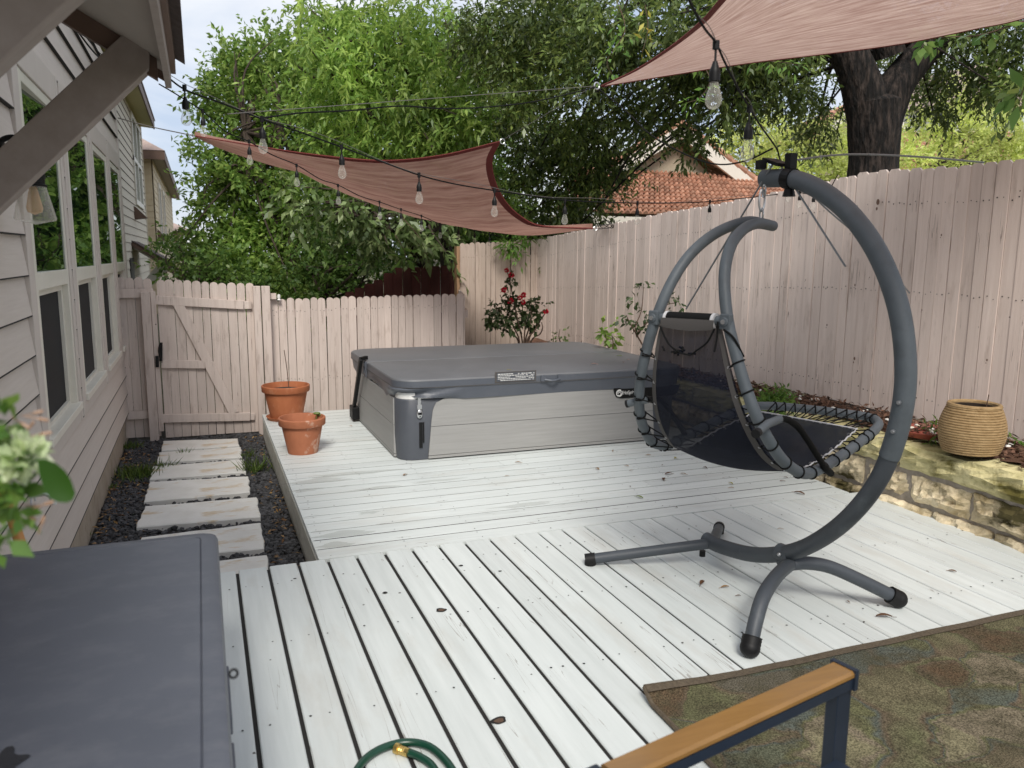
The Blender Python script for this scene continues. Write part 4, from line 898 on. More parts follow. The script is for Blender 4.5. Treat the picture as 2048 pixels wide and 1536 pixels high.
obj('wall', MB().box(float(w0[0])-2, float(w0[0])+3, 30, 34, -.1, float(w0[2])), 'white', t3); obj('roof', MB().prism([(float(w0[0])-2.4, float(w0[2])), (float(w0[0])+.5, float(w0[2])+2.2), (float(w0[0])+3.4, float(w0[2]))], 'y', 29.6, 34.4), 'shingle2', t3)
# pale house beyond the red fence
p0 = aY(770, 540, 18); t4 = thing('pale_house', (6, 18.5, 0), 'pale lap sided wall glimpsed above the dark red fence', 'house')
m = MB(); z = -.1
while z < 2.3: m.add([(4.6, 18-.03, z), (8.6, 18-.03, z), (8.6, 18, z+.2), (4.6, 18, z+.2), (4.6, 18, z), (8.6, 18, z)], [(0,1,2,3), (4,5,1,0)]); z += .2
obj('wall', m, 'lapwhite', t4); obj('roof', MB().prism([(4.4, 2.3), (8.8, 2.3), (8.8, 2.4), (4.4, 2.4)], 'y', 17.6, 22), 'shingle', t4)
# ================================================================== hot tub
def rrect(x0, x1, y0, y1, r, n=6):
    out = []
    for cx, cy, a0 in ((x1-r, y1-r, 0), (x0+r, y1-r, 90), (x0+r, y0+r, 180), (x1-r, y0+r, 270)):
        for a in np.linspace(a0, a0+90, n): out.append((cx+r*math.cos(rad(a)), cy+r*math.sin(rad(a))))
    return out
def loft(mb, rings, cap0=False, cap1=True):
    n = len(rings[0]); o = len(mb.v)
    for r in rings: mb.v += [tuple(p) for p in r]
    for i in range(len(rings)-1):
        for j in range(n): mb.f.append((o+i*n+j, o+i*n+(j+1) % n, o+(i+1)*n+(j+1) % n, o+(i+1)*n+j))
    if cap1: mb.f.append(tuple(o+(len(rings)-1)*n+j for j in range(n)))
    if cap0: mb.f.append(tuple(o+j for j in range(n-1, -1, -1)))
    return mb
TX0, TX1, TY0, TY1 = 1.345, 3.80, 5.83, 7.70
tb = thing('hot_tub', ((TX0+TX1)/2, (TY0+TY1)/2, ZD), 'grey panelled hot tub with folded charcoal vinyl cover on the deck', 'hot tub')
def R3(pts, z): return [(x, y, z) for x, y in pts]
obj('shell', loft(MB(), [R3(rrect(TX0+.01, TX1-.01, TY0+.01, TY1-.01, .13), z) for z in (.765, .80, .825)]+[R3(rrect(TX0+.02, TX1-.02, TY0+.02, TY1-.02, .13), .835)]), 'white', tb, True)
# corners (dark): whole wrapped body just behind the panels
obj('corner_panel', loft(MB(), [R3(rrect(TX0+.012, TX1-.012, TY0+.012, TY1-.012, .13), ZD+.004), R3(rrect(TX0, TX1, TY0, TY1, .13), .50), R3(rrect(TX0, TX1, TY0, TY1, .13), .770), R3(rrect(TX0+.006, TX1-.006, TY0+.006, TY1-.006, .13), .779)]), 'tubcorner', tb, True)
gz = [(ZD+.012, .332), (.336, .560), (.564, .776)]
def fpanel(name, fn):
    m = MB()
    for z0, z1 in gz:
        k = 8; zs = np.linspace(z0, z1, k)
        L_ = [fn(z, 0) for z in zs]; R_ = [fn(z, 1) for z in zs]; n_ = fn(0, 2)
        vs = L_+R_[::-1]; m2 = len(vs); b = [tuple(np.array(v)-np.array(n_)*.03) for v in vs]
        m.add(vs+b, [tuple(range(m2))]+[(i, i+m2, (i+1) % m2+m2, (i+1) % m2) for i in range(m2)])
    return obj(name, m, 'tubpanel', tb)
def xl(z): return float(np.interp(z, [.30, .60, .70, .75, .775], [1.572, 1.598, 1.612, 1.64, 1.70]))
fpanel('front_panel', lambda z, s: (xl(z), TY0-.008, z) if s == 0 else ((TX1-(xl(z)-TX0), TY0-.008, z) if s == 1 else (0, -1, 0)))
fpanel('side_panel', lambda z, s: (TX0-.008, TY1-.16, z) if s == 0 else ((TX0-.008, TY0+.145, z) if s == 1 else (-1, 0, 0)))
fpanel('side_panel', lambda z, s: (TX1+.008, TY0+.145, z) if s == 0 else ((TX1+.008, TY1-.16, z) if s == 1 else (1, 0, 0)))
# recess and latch on the near corner
obj('corner_recess', MB().box(1.502, 1.528, TY0-.004, TY0-.001, .40, .60).box(1.530, 1.542, TY0-.0045, TY0-.001, .44, .60), 'black', tb)
lx = 1.505
lt = obj('cover_lock', MB().blob((lx, TY0-.012, .668), (.024, .010, .036), 16, 8), 'metal', tb, True)
obj('key_slot', MB().box(lx-.014, lx+.014, TY0-.0245, TY0-.018, .662, .680).box(lx-.006, lx+.006, TY0-.022, TY0-.016, .644, .652), 'black', lt)
obj('strap', MB().box(lx-.014, lx+.010, TY0-.014, TY0-.010, .70, .80).box(lx-.02, lx+.016, TY0-.02, TY0-.008, .705, .74), 'metal', tb)
# cover: two halves with a seam, thick edge, hanging skirt
CX0, CX1, CY0, CY1 = 1.325, 3.87, 5.80, 7.90; ymid = 6.93
cv = MB()
def cov(y0, y1, r0, r1):
    o = []
    for cx, cy, a0, r in ((CX1-r1, y1-r1, 0, r1), (CX0+r1, y1-r1, 90, r1), (CX0+r0, y0+r0, 180, r0), (CX1-r0, y0+r0, 270, r0)):
        for a in np.linspace(a0, a0+90, 7): o.append((cx+r*math.cos(rad(a)), cy+r*math.sin(rad(a))))
    return o
def sag(pts, z, k=0): return [(x, y, z+k*math.sin(3*x+2*y)) for x, y in pts]
def inset(p, d):
    c = np.mean(p, axis=0); return [(x-d*np.sign(x-c[0])*min(1, abs(x-c[0])/.5), y-d*np.sign(y-c[1])*min(1, abs(y-c[1])/.5)) for x, y in p]
for y0, y1, r0, r1 in ((CY0, ymid-.004, .19, .012), (ymid+.004, CY1, .012, .19)):
    p = cov(y0, y1, r0, r1)
    loft(cv, [sag(inset(p, .004), .862), sag(p, .868), sag(p, .922, .002), sag(inset(p, .006), .932, .002), sag(inset(p, .025), .936, .002)])
cvo = obj('cover', cv, 'cover', tb, True)
obj('seam', MB().box(CX0+.02, CX1-.02, ymid-.004, ymid+.004, .87, .928), 'dark', cvo)
pp = []
P = cov(CY0, CY1, .19, .19)
# skirt with folds, longest along the front
n = len(P); Pd = resample(np.array([(x, y, 0) for x, y in P+[P[0]]]), 260)
rings = []
cen = np.array([(CX0+CX1)/2, (CY0+CY1)/2, 0])
for lv in range(7):
    f_ = lv/6; ring = []
    for i, q in enumerate(Pd[:-1]):
        front = q[1] < CY0+.001+.02; side = q[0] < CX0+.02
        corner = max(0, 1-np.hypot(q[0]-(CX0+.10), q[1]-(CY0+.08))/.42)
        ln = .098
        if side: ln = .105+.035*math.sin(q[1]*5.3+.6)
        ln = ln*(1-.36*corner)
        push = .012*math.sin(f_*math.pi)*(math.sin(q[1]*9+q[0]*7)) if (side or corner > 0) else .006*math.sin(q[0]*4)*f_
        push += corner*.028*math.sin(f_*5.2+q[0]*11+q[1]*5)
        d = (q-cen); d[2] = 0; d = np.array([np.sign(d[0]) if abs(d[0]) > 1.15 else 0, np.sign(d[1]) if abs(d[1]) > .9 else 0, 0])
        w = q+d*(push-.012*f_-.004); ring.append((w[0], w[1], .868-ln*f_))
    rings.append(ring)
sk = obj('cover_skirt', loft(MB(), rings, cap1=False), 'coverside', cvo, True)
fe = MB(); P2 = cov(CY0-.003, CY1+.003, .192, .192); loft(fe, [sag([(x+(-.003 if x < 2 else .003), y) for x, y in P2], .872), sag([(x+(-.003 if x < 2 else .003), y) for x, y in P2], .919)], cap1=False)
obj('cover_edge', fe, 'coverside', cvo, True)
wl = MB(); ring = [(x+(-.004 if x < 2 else .004), y-.004 if y < 7 else y+.004, .871) for x, y in P]; wl.tube(ring, .0022, 5, closed=True); obj('piping', wl, 'webbing', cvo)
lab0 = aY(994, 746, CY0-.012); lab1 = aY(1070, 757, CY0-.012)
wlb = obj('warning_label', MB().box(lab0[0], lab1[0], CY0-.009, CY0-.0065, lab1[2]-.012, lab0[2]-.002), 'tubcorner', cvo)
tx = MB(); zr0, zr1 = lab1[2]-.009, lab0[2]-.006
for r_ in range(5):
    zz = zr1-(zr1-zr0)*(r_+.5)/5; xx = lab0[0]+.008
    while xx < lab1[0]-.012:
        ww = random.uniform(.006, .022); h_ = .0045 if r_ else .006
        if random.random() < .86: tx.box(xx, min(xx+ww, lab1[0]-.006), CY0-.0105, CY0-.0091, zz-h_/2, zz+h_/2)
        xx += ww+.005
tag(obj('small_print', tx, 'white', wlb), kind='stuff')
obj('label_border', MB().box(lab0[0]-.015, lab1[0]+.012, CY0-.0065, CY0-.0045, lab1[2]-.02, lab0[2]+.006), 'webbing', cvo)
h0 = aY(1084, 750, CY0-.03); h1 = aY(1128, 748, CY0-.03); zc_ = .892
obj('grab_handle', MB().bar((h0[0], CY0-.010, zc_+.006), (h0[0]+.045, CY0-.010, zc_+.006), .012, .05).bar((h1[0]-.045, CY0-.010, zc_+.006), (h1[0], CY0-.010, zc_+.006), .012, .05).tube(spline([(h0[0]+.03, CY0-.016, zc_-.004), (h0[0]+.07, CY0-.036, zc_-.01), ((h0[0]+h1[0])/2, CY0-.04, zc_-.012), (h1[0]-.07, CY0-.036, zc_-.01), (h1[0]-.03, CY0-.016, zc_-.004)], 4), .008, 8), 'coverside', cvo)
bk = MB()
yb = 7.0; bk.box(CX0-.012, CX0-.002, yb-.05, yb-.02, .80, .93).box(CX0-.012, CX0-.002, yb+.03, yb+.06, .82, .93).box(CX0-.016, CX0-.003, yb-.01, yb+.02, .885, .91)
obj('hinge_strap', bk, 'coverside', cvo)
# cover lifter arm
la = aX(722, 718, CX0-.04); lb = aX(707, 822, TX0-.05)
ar = obj('lifter_arm', MB().bar(lb, la, .03, .045).bar(la, (CX0+.02, la[1]+.05, la[2]+.005), .03, .03), 'black', tb)
obj('lifter_foot', MB().box(TX0-.075, TX0-.009, lb[1]-.09, lb[1]+.08, lb[2]-.07, lb[2]+.05), 'black', ar, bevel=.008)
# maker's plate hanging under the skirt
l0 = aY(1227, 779, TY0-.016)
pl = MB(); x0, zt, zb_ = l0[0], .778, .688
pl.prism([(x0, zt), (x0+.01, zt-.04), (x0+.03, zb_+.014), (x0+.075, zb_), (x0+.58, zb_), (x0+.62, zb_+.02), (x0+.645, zt)], 'y', TY0-.0165, TY0-.0085)
plo = obj('maker_plate', pl, 'black', tb)
def lettering(txt, size, loc, rot, mat, parent, name='lettering'):
    cu = bpy.data.curves.new(name, 'FONT'); cu.body = txt; cu.size = size; cu.extrude = .0008; cu.align_x = 'LEFT'; cu.align_y = 'CENTER'
    cu.materials.append(MAT[mat]); tmp = link(name, cu); dg = bpy.context.evaluated_depsgraph_get(); me = bpy.data.meshes.new_from_object(tmp.evaluated_get(dg)); bpy.data.objects.remove(tmp); o = link(name, me, parent); o.location = np.array(loc)-ORG[parent.name]; o.rotation_euler = rot; ORG[o.name] = ORG[parent.name]; return o
lt_o = lettering('HotSpring', .046, (x0+.092, TY0-.0185, (zt+zb_)/2+.002), (rad(90), 0, 0), 'white', plo); lt_o.scale = (.62, 1, 1)
em = MB(); ex, ez = x0+.056, (zt+zb_)/2+.002
def arcband(r0, r1, a0, a1, cx=0, cz=0):
    t = np.linspace(rad(a0), rad(a1), 12); o = [(ex+cx+r1*math.cos(a), ez+cz+r1*math.sin(a)) for a in t]; i = [(ex+cx+r0*math.cos(a), ez+cz+r0*math.sin(a)) for a in t]
    em.prism(o+i[::-1], 'y', TY0-.0185, TY0-.0166)
arcband(.024, .031, 60, 250); arcband(.014, .020, 40, 215, .002, .003); arcband(.024, .031, 255, 400); arcband(.012, .019, 215, 395, .0, -.006); arcband(.003, .009, 20, 200, .004, .004)
obj('emblem', em, 'white', plo)

# leaves on the cover
def fallen(px, py, z, size, mat, label, rot=None, group='leaves fallen on deck and cover', Y=None):
    size *= .72; p = aZ(px, py, z); a = rot if rot is not None else random.uniform(0, 6.28)
    ca, sa = math.cos(a), math.sin(a); L = size; W = size*random.uniform(.32, .5); mb = MB(); k = 5; rows = []
    for i in range(k+1):
        u = i/k; w = W*.5*math.sin(math.pi*min(.97, max(.04, u)))**.8; zz = .004+size*.10*math.sin(u*3.0)
        rows.append([((u-.5)*L, -w, zz+size*.09), ((u-.5)*L, 0, zz-.0), ((u-.5)*L, w, zz+size*.07)])
    G = [[(p[0]+x*ca-y*sa, p[1]+x*sa+y*ca, z+zz_) for x, y, zz_ in r] for r in rows]
    mb.grid(G, uv=False); e0 = G[-1][1]; mb.tube([G[-1][1], (e0[0]+ca*L*.28, e0[1]+sa*L*.28, z+.004)], .0012, 4)
    tag(obj('fallen_leaf', mb, mat, loc=(p[0], p[1], z), smooth=True), label, 'leaf', group)
MAT['brownleaf'] = leafmat('brown_leaf', (.07, .035, .018), (.12, .06, .028), (.18, .09, .04), .1); MAT['pinkleaf'] = leafmat('pink_leaf', (.5, .3, .24), (.58, .36, .28), (.6, .42, .34), .2)
MAT['greenleaf'] = leafmat('fallen_green_leaf', (.10, .15, .03), (.16, .22, .05), (.22, .28, .07), .2)
for px, py, s, m_, lab in ((1188,729,.065,'pinkleaf','pale pink curled leaf lying on the hot tub cover'),(1239,713,.07,'greenleaf','bright green leaf sprig lying on the hot tub cover'),(1247,726,.06,'brownleaf','dark narrow leaf on the hot tub cover beside the chair back'),
    (1017,741,.045,'yellowleaf','small yellow leaf on the cover edge above the warning label'),(1181,732,.025,'brownleaf','tiny dark seed husk on the cover beside the pink leaf'),(1062,727,.02,'brownleaf','tiny dark speck of leaf in the middle of the cover'),(1083,733,.02,'brownleaf','tiny dark speck of leaf above the cover handle'),(1257,720,.04,'pinkleaf','small pale leaf near the right edge of the hot tub cover')):
    fallen(px, py, .937, s, m_, lab)
DL = [(1036,926,.062,'dry','orange brown leaf on deck in front of hot tub, below its front panel'),(810,951,.06,'dry','thin tan leaf on deck below the dark tub corner'),(1013,953,.035,'dry','small reddish leaf bit on the front of the upper deck'),
 (1226,903,.06,'dry','tan leaf on deck right under the hot tub front panel'),(1297,911,.05,'dry','curled orange leaf on deck near the chair back'),(1351,917,.06,'yellowleaf','olive yellow leaf on deck under the chair sling edge'),
 (1254,933,.05,'dry','small tan leaf left of a dark one on the upper deck'),(1195,939,.06,'dry','long pale leaf on deck below the tub centre'),(1325,931,.035,'brownleaf','small brown leaf alone on the upper deck'),
 (1262,942,.045,'dry','pale leaf sliver beneath a tan leaf on the upper deck'),(1337,949,.085,'brownleaf','dark narrow leaf, upper of two parallel dark ones on deck'),(1327,960,.085,'brownleaf','dark narrow leaf, lower of two parallel dark ones on deck'),
 (1367,949,.06,'dry','light tan leaf right of two dark narrow leaves'),(1410,936,.065,'brownleaf','brown leaf on deck below the sling bottom'),(1462,968,.06,'yellowleaf','yellow green curled leaf with a tan tip on deck'),
 (1463,977,.045,'dry','tan curled leaf touching a yellow green one on deck'),(1279,996,.075,'greenleaf','olive green leaf flat on the upper deck boards'),(1564,963,.045,'brownleaf','round brown seed pod on deck near the stone wall'),
 (1572,956,.04,'brownleaf','dark bit of leaf under the chair front near the wall'),(1599,988,.10,'brownleaf','long dark curled leaf near the deck edge by the stone wall'),(1352,1015,.03,'brownleaf','dark speck of leaf at the board change on deck'),
 (1260,974,.03,'brownleaf','small dark leaf bit in the middle of the upper deck'),(1404,1168,.085,'brownleaf','dark sliver of leaf on the boards left of the curved leg'),(1450,1176,.06,'dry','thin brown leaf at a board gap left of the curved leg'),
 (1477,1193,.03,'brownleaf','dark round leaf bit beside the curved leg'),(1768,1235,.095,'brownleaf','dark red brown curled leaf in front of the right foot cap'),(1696,1205,.03,'brownleaf','dark leaf bit left of the right foot cap'),(1905,1144,.05,'brownleaf','thin dark leaf far right on the deck boards'),
 (1560,1059,.04,'dry','small pinkish leaf right of the chair stand base'),(702,853,.04,'dry','small tan leaf beside the back corner of the hot tub'),(1800,1010,.04,'brownleaf','dark leaf on deck by the base of the stone wall')]
for px, py, s, m_, lab in DL: fallen(px, py, ZD+.001, s, m_, lab)
pz = aY(1640, 890, 3.3); 

# ================================================================== pots
def pot(loc, rt, rb_, h, mat, label, rim=.06):
    t = thing('flower_pot', loc, label, 'flower pot', 'terracotta pots on the deck')
    x, y, z = loc; th = .014
    obj('pot_body', MB().lathe([(0, .0), (rb_, .0), (rt-.022, h-rim), (rt-.022, h-rim+.001), (rt-.004, h-rim), (rt, h-rim+.006), (rt+.002, h-.006), (rt-.003, h), (rt-th, h), (rt-th-.006, h-.02), (rt-.036, h-rim-.03), (rb_-.01, .05), (0, .05)], (x, y, z), 48), mat, t, True)
    return t
p1 = aZ(608, 905, ZD); t = pot((p1[0]-.005, p1[1]+.02, ZD+.001), .182, .116, .285, 'terracotta2', 'weathered empty terracotta pot with white splashes, nearer of two')
obj('soil', MB().lathe([(.145, .17), (.08, .175), (0, .17)], (p1[0]-.005, p1[1]+.02, ZD), 24), 'soil', t)
sd = MB(); q = np.array([p1[0]+.1, p1[1]+.08, ZD+.17])
obj('seedling', MB().blob(q+[.02, 0, .125], (.03, .02, .012), 6, 4).blob(q+[.04, .01, .11], (.02, .015, .01), 6, 4).tube([q, q+[.02, 0, .12]], .003, 5), 'greenleaf', t)
p2 = aZ(572, 838, ZD); pc = (p2[0]+.01, p2[1]+.02)
tag(obj('saucer', MB().lathe([(0, .0), (.17, .0), (.192, .03), (.186, .032), (.165, .012), (0, .012)], (*pc, ZD+.001), 40), 'terracotta', loc=(*pc, ZD), smooth=True), 'wide terracotta saucer under the far pot', 'saucer')
t = pot((*pc, ZD+.014), .222, .148, .315, 'terracotta', 'clean orange terracotta pot on a saucer, farther of two, with dark soil')
obj('soil', MB().lathe([(.195, .26), (.15, .285), (.05, .30), (0, .298)], (*pc, ZD), 28), 'soil', t, True)
obj('twig', MB().tube(spline([(pc[0]+.03, pc[1], ZD+.29), (pc[0]+.02, pc[1]+.0, ZD+.45), (pc[0]-.0, pc[1]+.01, ZD+.66)], 5), .004, 6), 'stem', t)
# rope planter
p = aZ(1958, 916, .735); t = thing('planter', (p[0]+.1, p[1]+.15, .735), 'round woven rope planter on the mulch by the right fence', 'planter')
cx, cy = p[0]+.085, p[1]+.13
def prr(f_): return .130+.044*math.sin(math.pi*min(1, (f_*.86+.10)))
hP = .275; nr_ = 19; pts = []
for k in range(nr_*40+1):
    a = 2*math.pi*k/40; f_ = k/(nr_*40); r = prr(f_)*1.0; pts.append((cx+r*math.cos(a), cy+r*math.sin(a), .738+hP*f_))
obj('rope_coil', MB().tube(pts, hP/nr_*.56, 7), 'rope', t, True)
obj('liner', MB().lathe([(prr(i/12)-.012, hP*i/12) for i in range(13)]+[(prr(1)-.03, hP), (prr(.5)-.03, .12), (0, .12)], (cx, cy, .735), 36), 'soil', t, True)
obj('rim', MB().tube([(cx+(prr(1)-.002)*math.cos(a), cy+(prr(1)-.002)*math.sin(a), .738+hP+.004) for a in np.linspace(0, 2*math.pi, 40, endpoint=False)], .013, 7, closed=True), 'rope', t, True)
obj('twig', MB().tube([(cx+.06, cy-.02, .9), (cx+.07, cy-.03, 1.08)], .003, 5), 'stem', t)
p = aZ(1850, 872, .735); t = thing('plant_saucer', (p[0]+.1, p[1], .735), 'red plastic plant saucer full of bark beside the rope planter', 'saucer')
obj('dish', MB().lathe([(0, .0), (.17, .0), (.19, .035), (.184, .037), (.168, .008), (0, .008)], (p[0]+.08, p[1]+.04, .728), 36), 'redplastic', t, True)
st_ = aZ(1774, 808, .76); tag(obj('wooden_stake', MB().box(st_[0]-.02, st_[0]+.02, st_[1]-.015, st_[1]+.015, .70, .92), 'stem', loc=st_), 'short dark wooden stake against the fence foot', 'stake')

# ================================================================== rug
rg = MB(); nx, ny = 60, 40; RX0, RX1, RY0, RY1 = 1.405, 4.15, -.9, 2.315
def rugz(u, v):
    x = RX0+(RX1-RX0)*u; y = RY1-(RY1-RY0)*v
    curl = .035*max(0, 1-(x-RX0)/.42)*max(0, 1-(RY1-y)/.085)**1.3
    ripple = .004*math.sin(x*7+1)*math.sin(y*5)
    return (x-.0*curl+.06*curl, y-.5*curl, ZD+.012+curl+abs(ripple))
us = np.linspace(0, 1, nx)**1.3; vs_ = np.linspace(0, 1, ny)**1.8
G = [[rugz(u, v) for v in vs_] for u in us]
rg.grid(G, uv=False); rgo = obj('rug', rg, 'rug', smooth=True); tag(rgo, 'worn floral outdoor rug in brown, green and blue with a curled corner', 'rug')
hm = MB(); top = [np.array(rugz(u, 0)) for u in us]; hm.tube([p+np.array([0, 0, -.003]) for p in top], .009, 6)
hm.grid([[p+np.array([0, -.002, .0045]) for p in top], [np.array(rugz(u, .006))+np.array([0, -.016, .005]) for u in us]], uv=False)
left = [np.array(rugz(0, v)) for v in vs_]; hm.tube([p+np.array([0, 0, -.003]) for p in left], .009, 6)
obj('binding', hm, 'rughem', rgo)

# ================================================================== armchair (front corner in view)
a1 = aZ(1692, 1330, .92); a0 = aZ(1215, 1545, .92); ad = (a1-a0); AL = np.linalg.norm(ad); ad /= AL; an_ = np.array([ad[1], -ad[0], 0])
ac = thing('armchair', ((a0+a1)/2*np.array([1, 1, 0])+an_*.3+[0, 0, ZD+.015]), 'navy metal armchair with varnished wooden arms on the rug, bottom of view', 'armchair')
for s in (0, .60):
    o = an_*s
    obj('armrest', MB().bar(a0+o+ad*.01+[0, 0, -.010], a1+o-ad*.012+[0, 0, -.010], .062, .02, ch=.006), 'armwood', ac)
    fr = MB(); fr.bar(a0+o-ad*.03+[0, 0, -.033], a1+o+[0, 0, -.033], .055, .024)
    fr.bar(a1+o-ad*.012+[0, 0, -.0222], a1+o+ad*.001+[0, 0, -.0222], .068, .05)
    obj('arm_rail', fr, 'navy', ac)
    f1 = a1+o-ad*.020; obj('leg', MB().bar((f1[0], f1[1], ZD+.016), (f1[0], f1[1], .875), .032, .052, up=(ad[0], ad[1], 0)), 'navy', ac, bevel=.002)
    f0 = a0+o-ad*.035; obj('leg', MB().bar((f0[0], f0[1], ZD+.016), (f0[0], f0[1], .935), .035, .045, up=(ad[0], ad[1], 0)), 'navy', ac, bevel=.004)
bm = MB(); bm.bar(a0-ad*.035+[0, 0, -.01], a0-ad*.035+an_*.6+[0, 0, -.01], .03, .04)
for k in range(1, 7): q = a0-ad*.035+an_*(.6*k/7); bm.bar((q[0], q[1], .72), (q[0], q[1], .90), .02, .03)
bm.bar(a0-ad*.035+[0, 0, -.2], a0-ad*.035+an_*.6+[0, 0, -.2], .03, .03)
obj('backrest', bm, 'navy', ac)
sm = MB(); z = .69; sm.bar(a0-ad*.02+an_*.3+[0, 0, z-.92], a1-ad*.04+an_*.3+[0, 0, z-.92], .56, .025); obj('seat', sm, 'navy', ac)

# ================================================================== storage box
bx = thing('storage_box', (-.42, 2.0, ZD), 'large charcoal plastic storage box with flat lid beside the house', 'storage box')
BX0, BX1, BY0, BY1, BZ = -.735, .012, .95, 2.905, .90
def rr(d, z, r): return R3(rrect(BX0+d, BX1-d, BY0+d, BY1-d, r), z)
obj('lid', loft(MB(), [rr(.0, BZ-.075, .045), rr(.0, BZ-.02, .045), rr(.006, BZ-.006, .045), rr(.018, BZ, .045), rr(.053, BZ+.001, .03), rr(.056, BZ-.003, .03), rr(.059, BZ+.001, .03)], cap0=True), 'box', bx, True)
obj('body', loft(MB(), [rr(.05, ZD+.003, .03), rr(.028, BZ-.08, .03)], cap0=True), 'box', bx)
rb2 = MB()
for y in (1.15, 1.62, 1.95, 2.25, 2.62): rb2.prism([(y-.09, .36), (y+.09, .36), (y+.085, BZ-.13), (y-.085, BZ-.13)], 'x', BX1-.05, BX1-.012)
obj('rib', rb2, 'box', bx, bevel=.006)
hd = MB()
for y0, y1 in ((1.55, 1.70), (1.80, 2.05)): hd.box(BX1-.01, BX1+.006, y0, y1, BZ-.125, BZ-.079)
obj('handle', hd, 'box', bx, bevel=.004)
q = aX(474, 1348, BX1+.01); obj('lock_ring', MB().tube([(BX1+.005+.006*math.cos(a), q[1]+.003, q[2]+.007*math.sin(a)) for a in np.linspace(0, 6.28, 14, endpoint=False)],   .002, 6, closed=True), 'black', bx, True)
wet = MB(); q = aZ(5, 1530, BZ+.003); wet.add([(q[0]+(.035+.012*math.sin(5*a))*math.cos(a), q[1]+(.05+.014*math.cos(4*a))*math.sin(a), BZ+.0035) for a in np.linspace(0, 6.28, 26, endpoint=False)], [tuple(range(26))])
MAT['wet'] = simple('damp_patch', (.02, .022, .028), .3); obj('damp_patch', wet, 'wet', bx)

# broom leaning behind the box
w0 = aX(22, 1045, -.70); t = thing('broom', (w0[0], 3.45, 0), 'broom with orange wooden handle leaning behind the storage box', 'broom')
b0_ = aY(8, 985, 3.12); b1_ = aY(46, 1103, 3.0); obj('handle', MB().tube([b0_-(b1_-b0_)*.15, b0_, b1_, b1_+(b1_-b0_)*3.4], .0175, 14), 'handle', t, True)
b2_ = b1_+(b1_-b0_)*3.4
obj('bristles', MB().prism([(b2_[0]-.16, .0), (b2_[0]+.16, .0), (b2_[0]+.10, float(b2_[2])+.03), (b2_[0]-.10, float(b2_[2])+.03)], 'y', float(b2_[1])-.03, float(b2_[1])+.03), 'stem', t)

# garden hose
t = thing('garden_hose', (.55, 2.1, ZD), 'green garden hose looped on the deck with a brass end', 'hose')
hp = [aZ(x, y, ZD+.016) for x, y in ((690,1585),(722,1528),(755,1501),(800,1486),(840,1487),(872,1502),(905,1540),(930,1600))]
obj('hose', MB().tube(spline(hp, 8), .0125, 12), 'hose', t, True)
he = [aZ(x, y, ZD+.014) for x, y in ((812,1503),(840,1514),(865,1533),(890,1580))]
ho = obj('hose_end', MB().tube(spline(he, 8), .0125, 12), 'hose', t, True)
b0 = aZ(791, 1496, ZD+.016); b1 = aZ(815, 1505, ZD+.015)
dv = (b1-b0); obj('coupling', MB().tube([b0+dv*f_ for f_ in (0, .3, .34, .42, .5, .58, .66, .74, .82, 1.1)], [.017, .0175, .0135, .015, .0135, .015, .0135, .015, .014, .0145], 14), 'brass', ho)
# ================================================================== chair stand
AX = ((2.30, 3.66), (2.43, 2.49))
sd = thing('chair_stand', (2.4, 3.0, ZD), 'grey C shaped steel stand with four splayed feet holding the hanging chair', 'chair stand')
arc = [aS(x, y, *AX) for x, y in ((1412,1078),(1440,1092),(1500,1108),(1560,1108),(1620,1090),(1690,1042),(1752,968),(1790,880),(1810,780),(1808,680),(1790,590),(1752,500),(1700,428),(1640,380),(1585,358),(1528,357))]
cur = resample(spline(arc, 8), 150); cut = int(len(cur)*.475)
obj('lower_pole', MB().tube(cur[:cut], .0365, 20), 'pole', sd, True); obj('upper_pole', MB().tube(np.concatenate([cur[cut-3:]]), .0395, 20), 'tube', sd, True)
bo = MB()
for i, s in ((cut+3, 1), (cut+9, 1), (cut+3, -1), (cut+9, -1)):
    tan = cur[i+1]-cur[i-1]; tan /= np.linalg.norm(tan); nn = np.cross(tan, [AX[1][0]-AX[0][0], AX[1][1]-AX[0][1], 0.]); nn = np.cross(nn, tan); nn /= np.linalg.norm(nn)
    side = np.array([.93, .36, 0.]); q = cur[i]+side*s*.0395; bo.tube([q, q+side*s*.008], .0085, 8); bo.tube([q+side*s*.008, q+side*s*.014], .005, 8)
obj('bolt', bo, 'metal', sd)
# feet
FA = aZ(1183, 1118, ZD+.03); FB = aZ(1438, 1055, ZD+.035); JA = aS(1425, 1086, *AX)
FC = aZ(1500, 1296, ZD+.04); FD = aZ(1797, 1198, ZD+.04); JB = aS(1580, 1128, *AX)
JA2 = JA+np.array([0, 0, .0])
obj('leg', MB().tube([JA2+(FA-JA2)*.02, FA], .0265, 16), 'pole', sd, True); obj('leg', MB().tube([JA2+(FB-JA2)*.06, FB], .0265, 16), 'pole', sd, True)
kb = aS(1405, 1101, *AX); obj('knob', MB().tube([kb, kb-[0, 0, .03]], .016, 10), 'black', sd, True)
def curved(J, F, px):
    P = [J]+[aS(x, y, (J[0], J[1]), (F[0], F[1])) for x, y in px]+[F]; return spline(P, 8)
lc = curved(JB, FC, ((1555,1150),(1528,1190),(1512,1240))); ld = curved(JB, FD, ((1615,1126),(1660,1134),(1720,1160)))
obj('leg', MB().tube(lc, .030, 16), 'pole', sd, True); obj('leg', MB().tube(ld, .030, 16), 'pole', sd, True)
def cap(F, D, r, l):
    d = F-D; d /= np.linalg.norm(d); a = F-d*l*.55
    s_ = np.linspace(0, 1, 14); rr_ = [r*(1 if u < .55 else math.sqrt(max(.0, 1-((u-.55)/.45)**2))*.99+.01)*(1-.05*(i % 2 if u < .5 else 0)) for i, u in enumerate(s_)]
    pts = [a+d*l*u for u in s_]; m = min(p[2]-q for p, q in zip(pts, rr_)); return pts, rr_
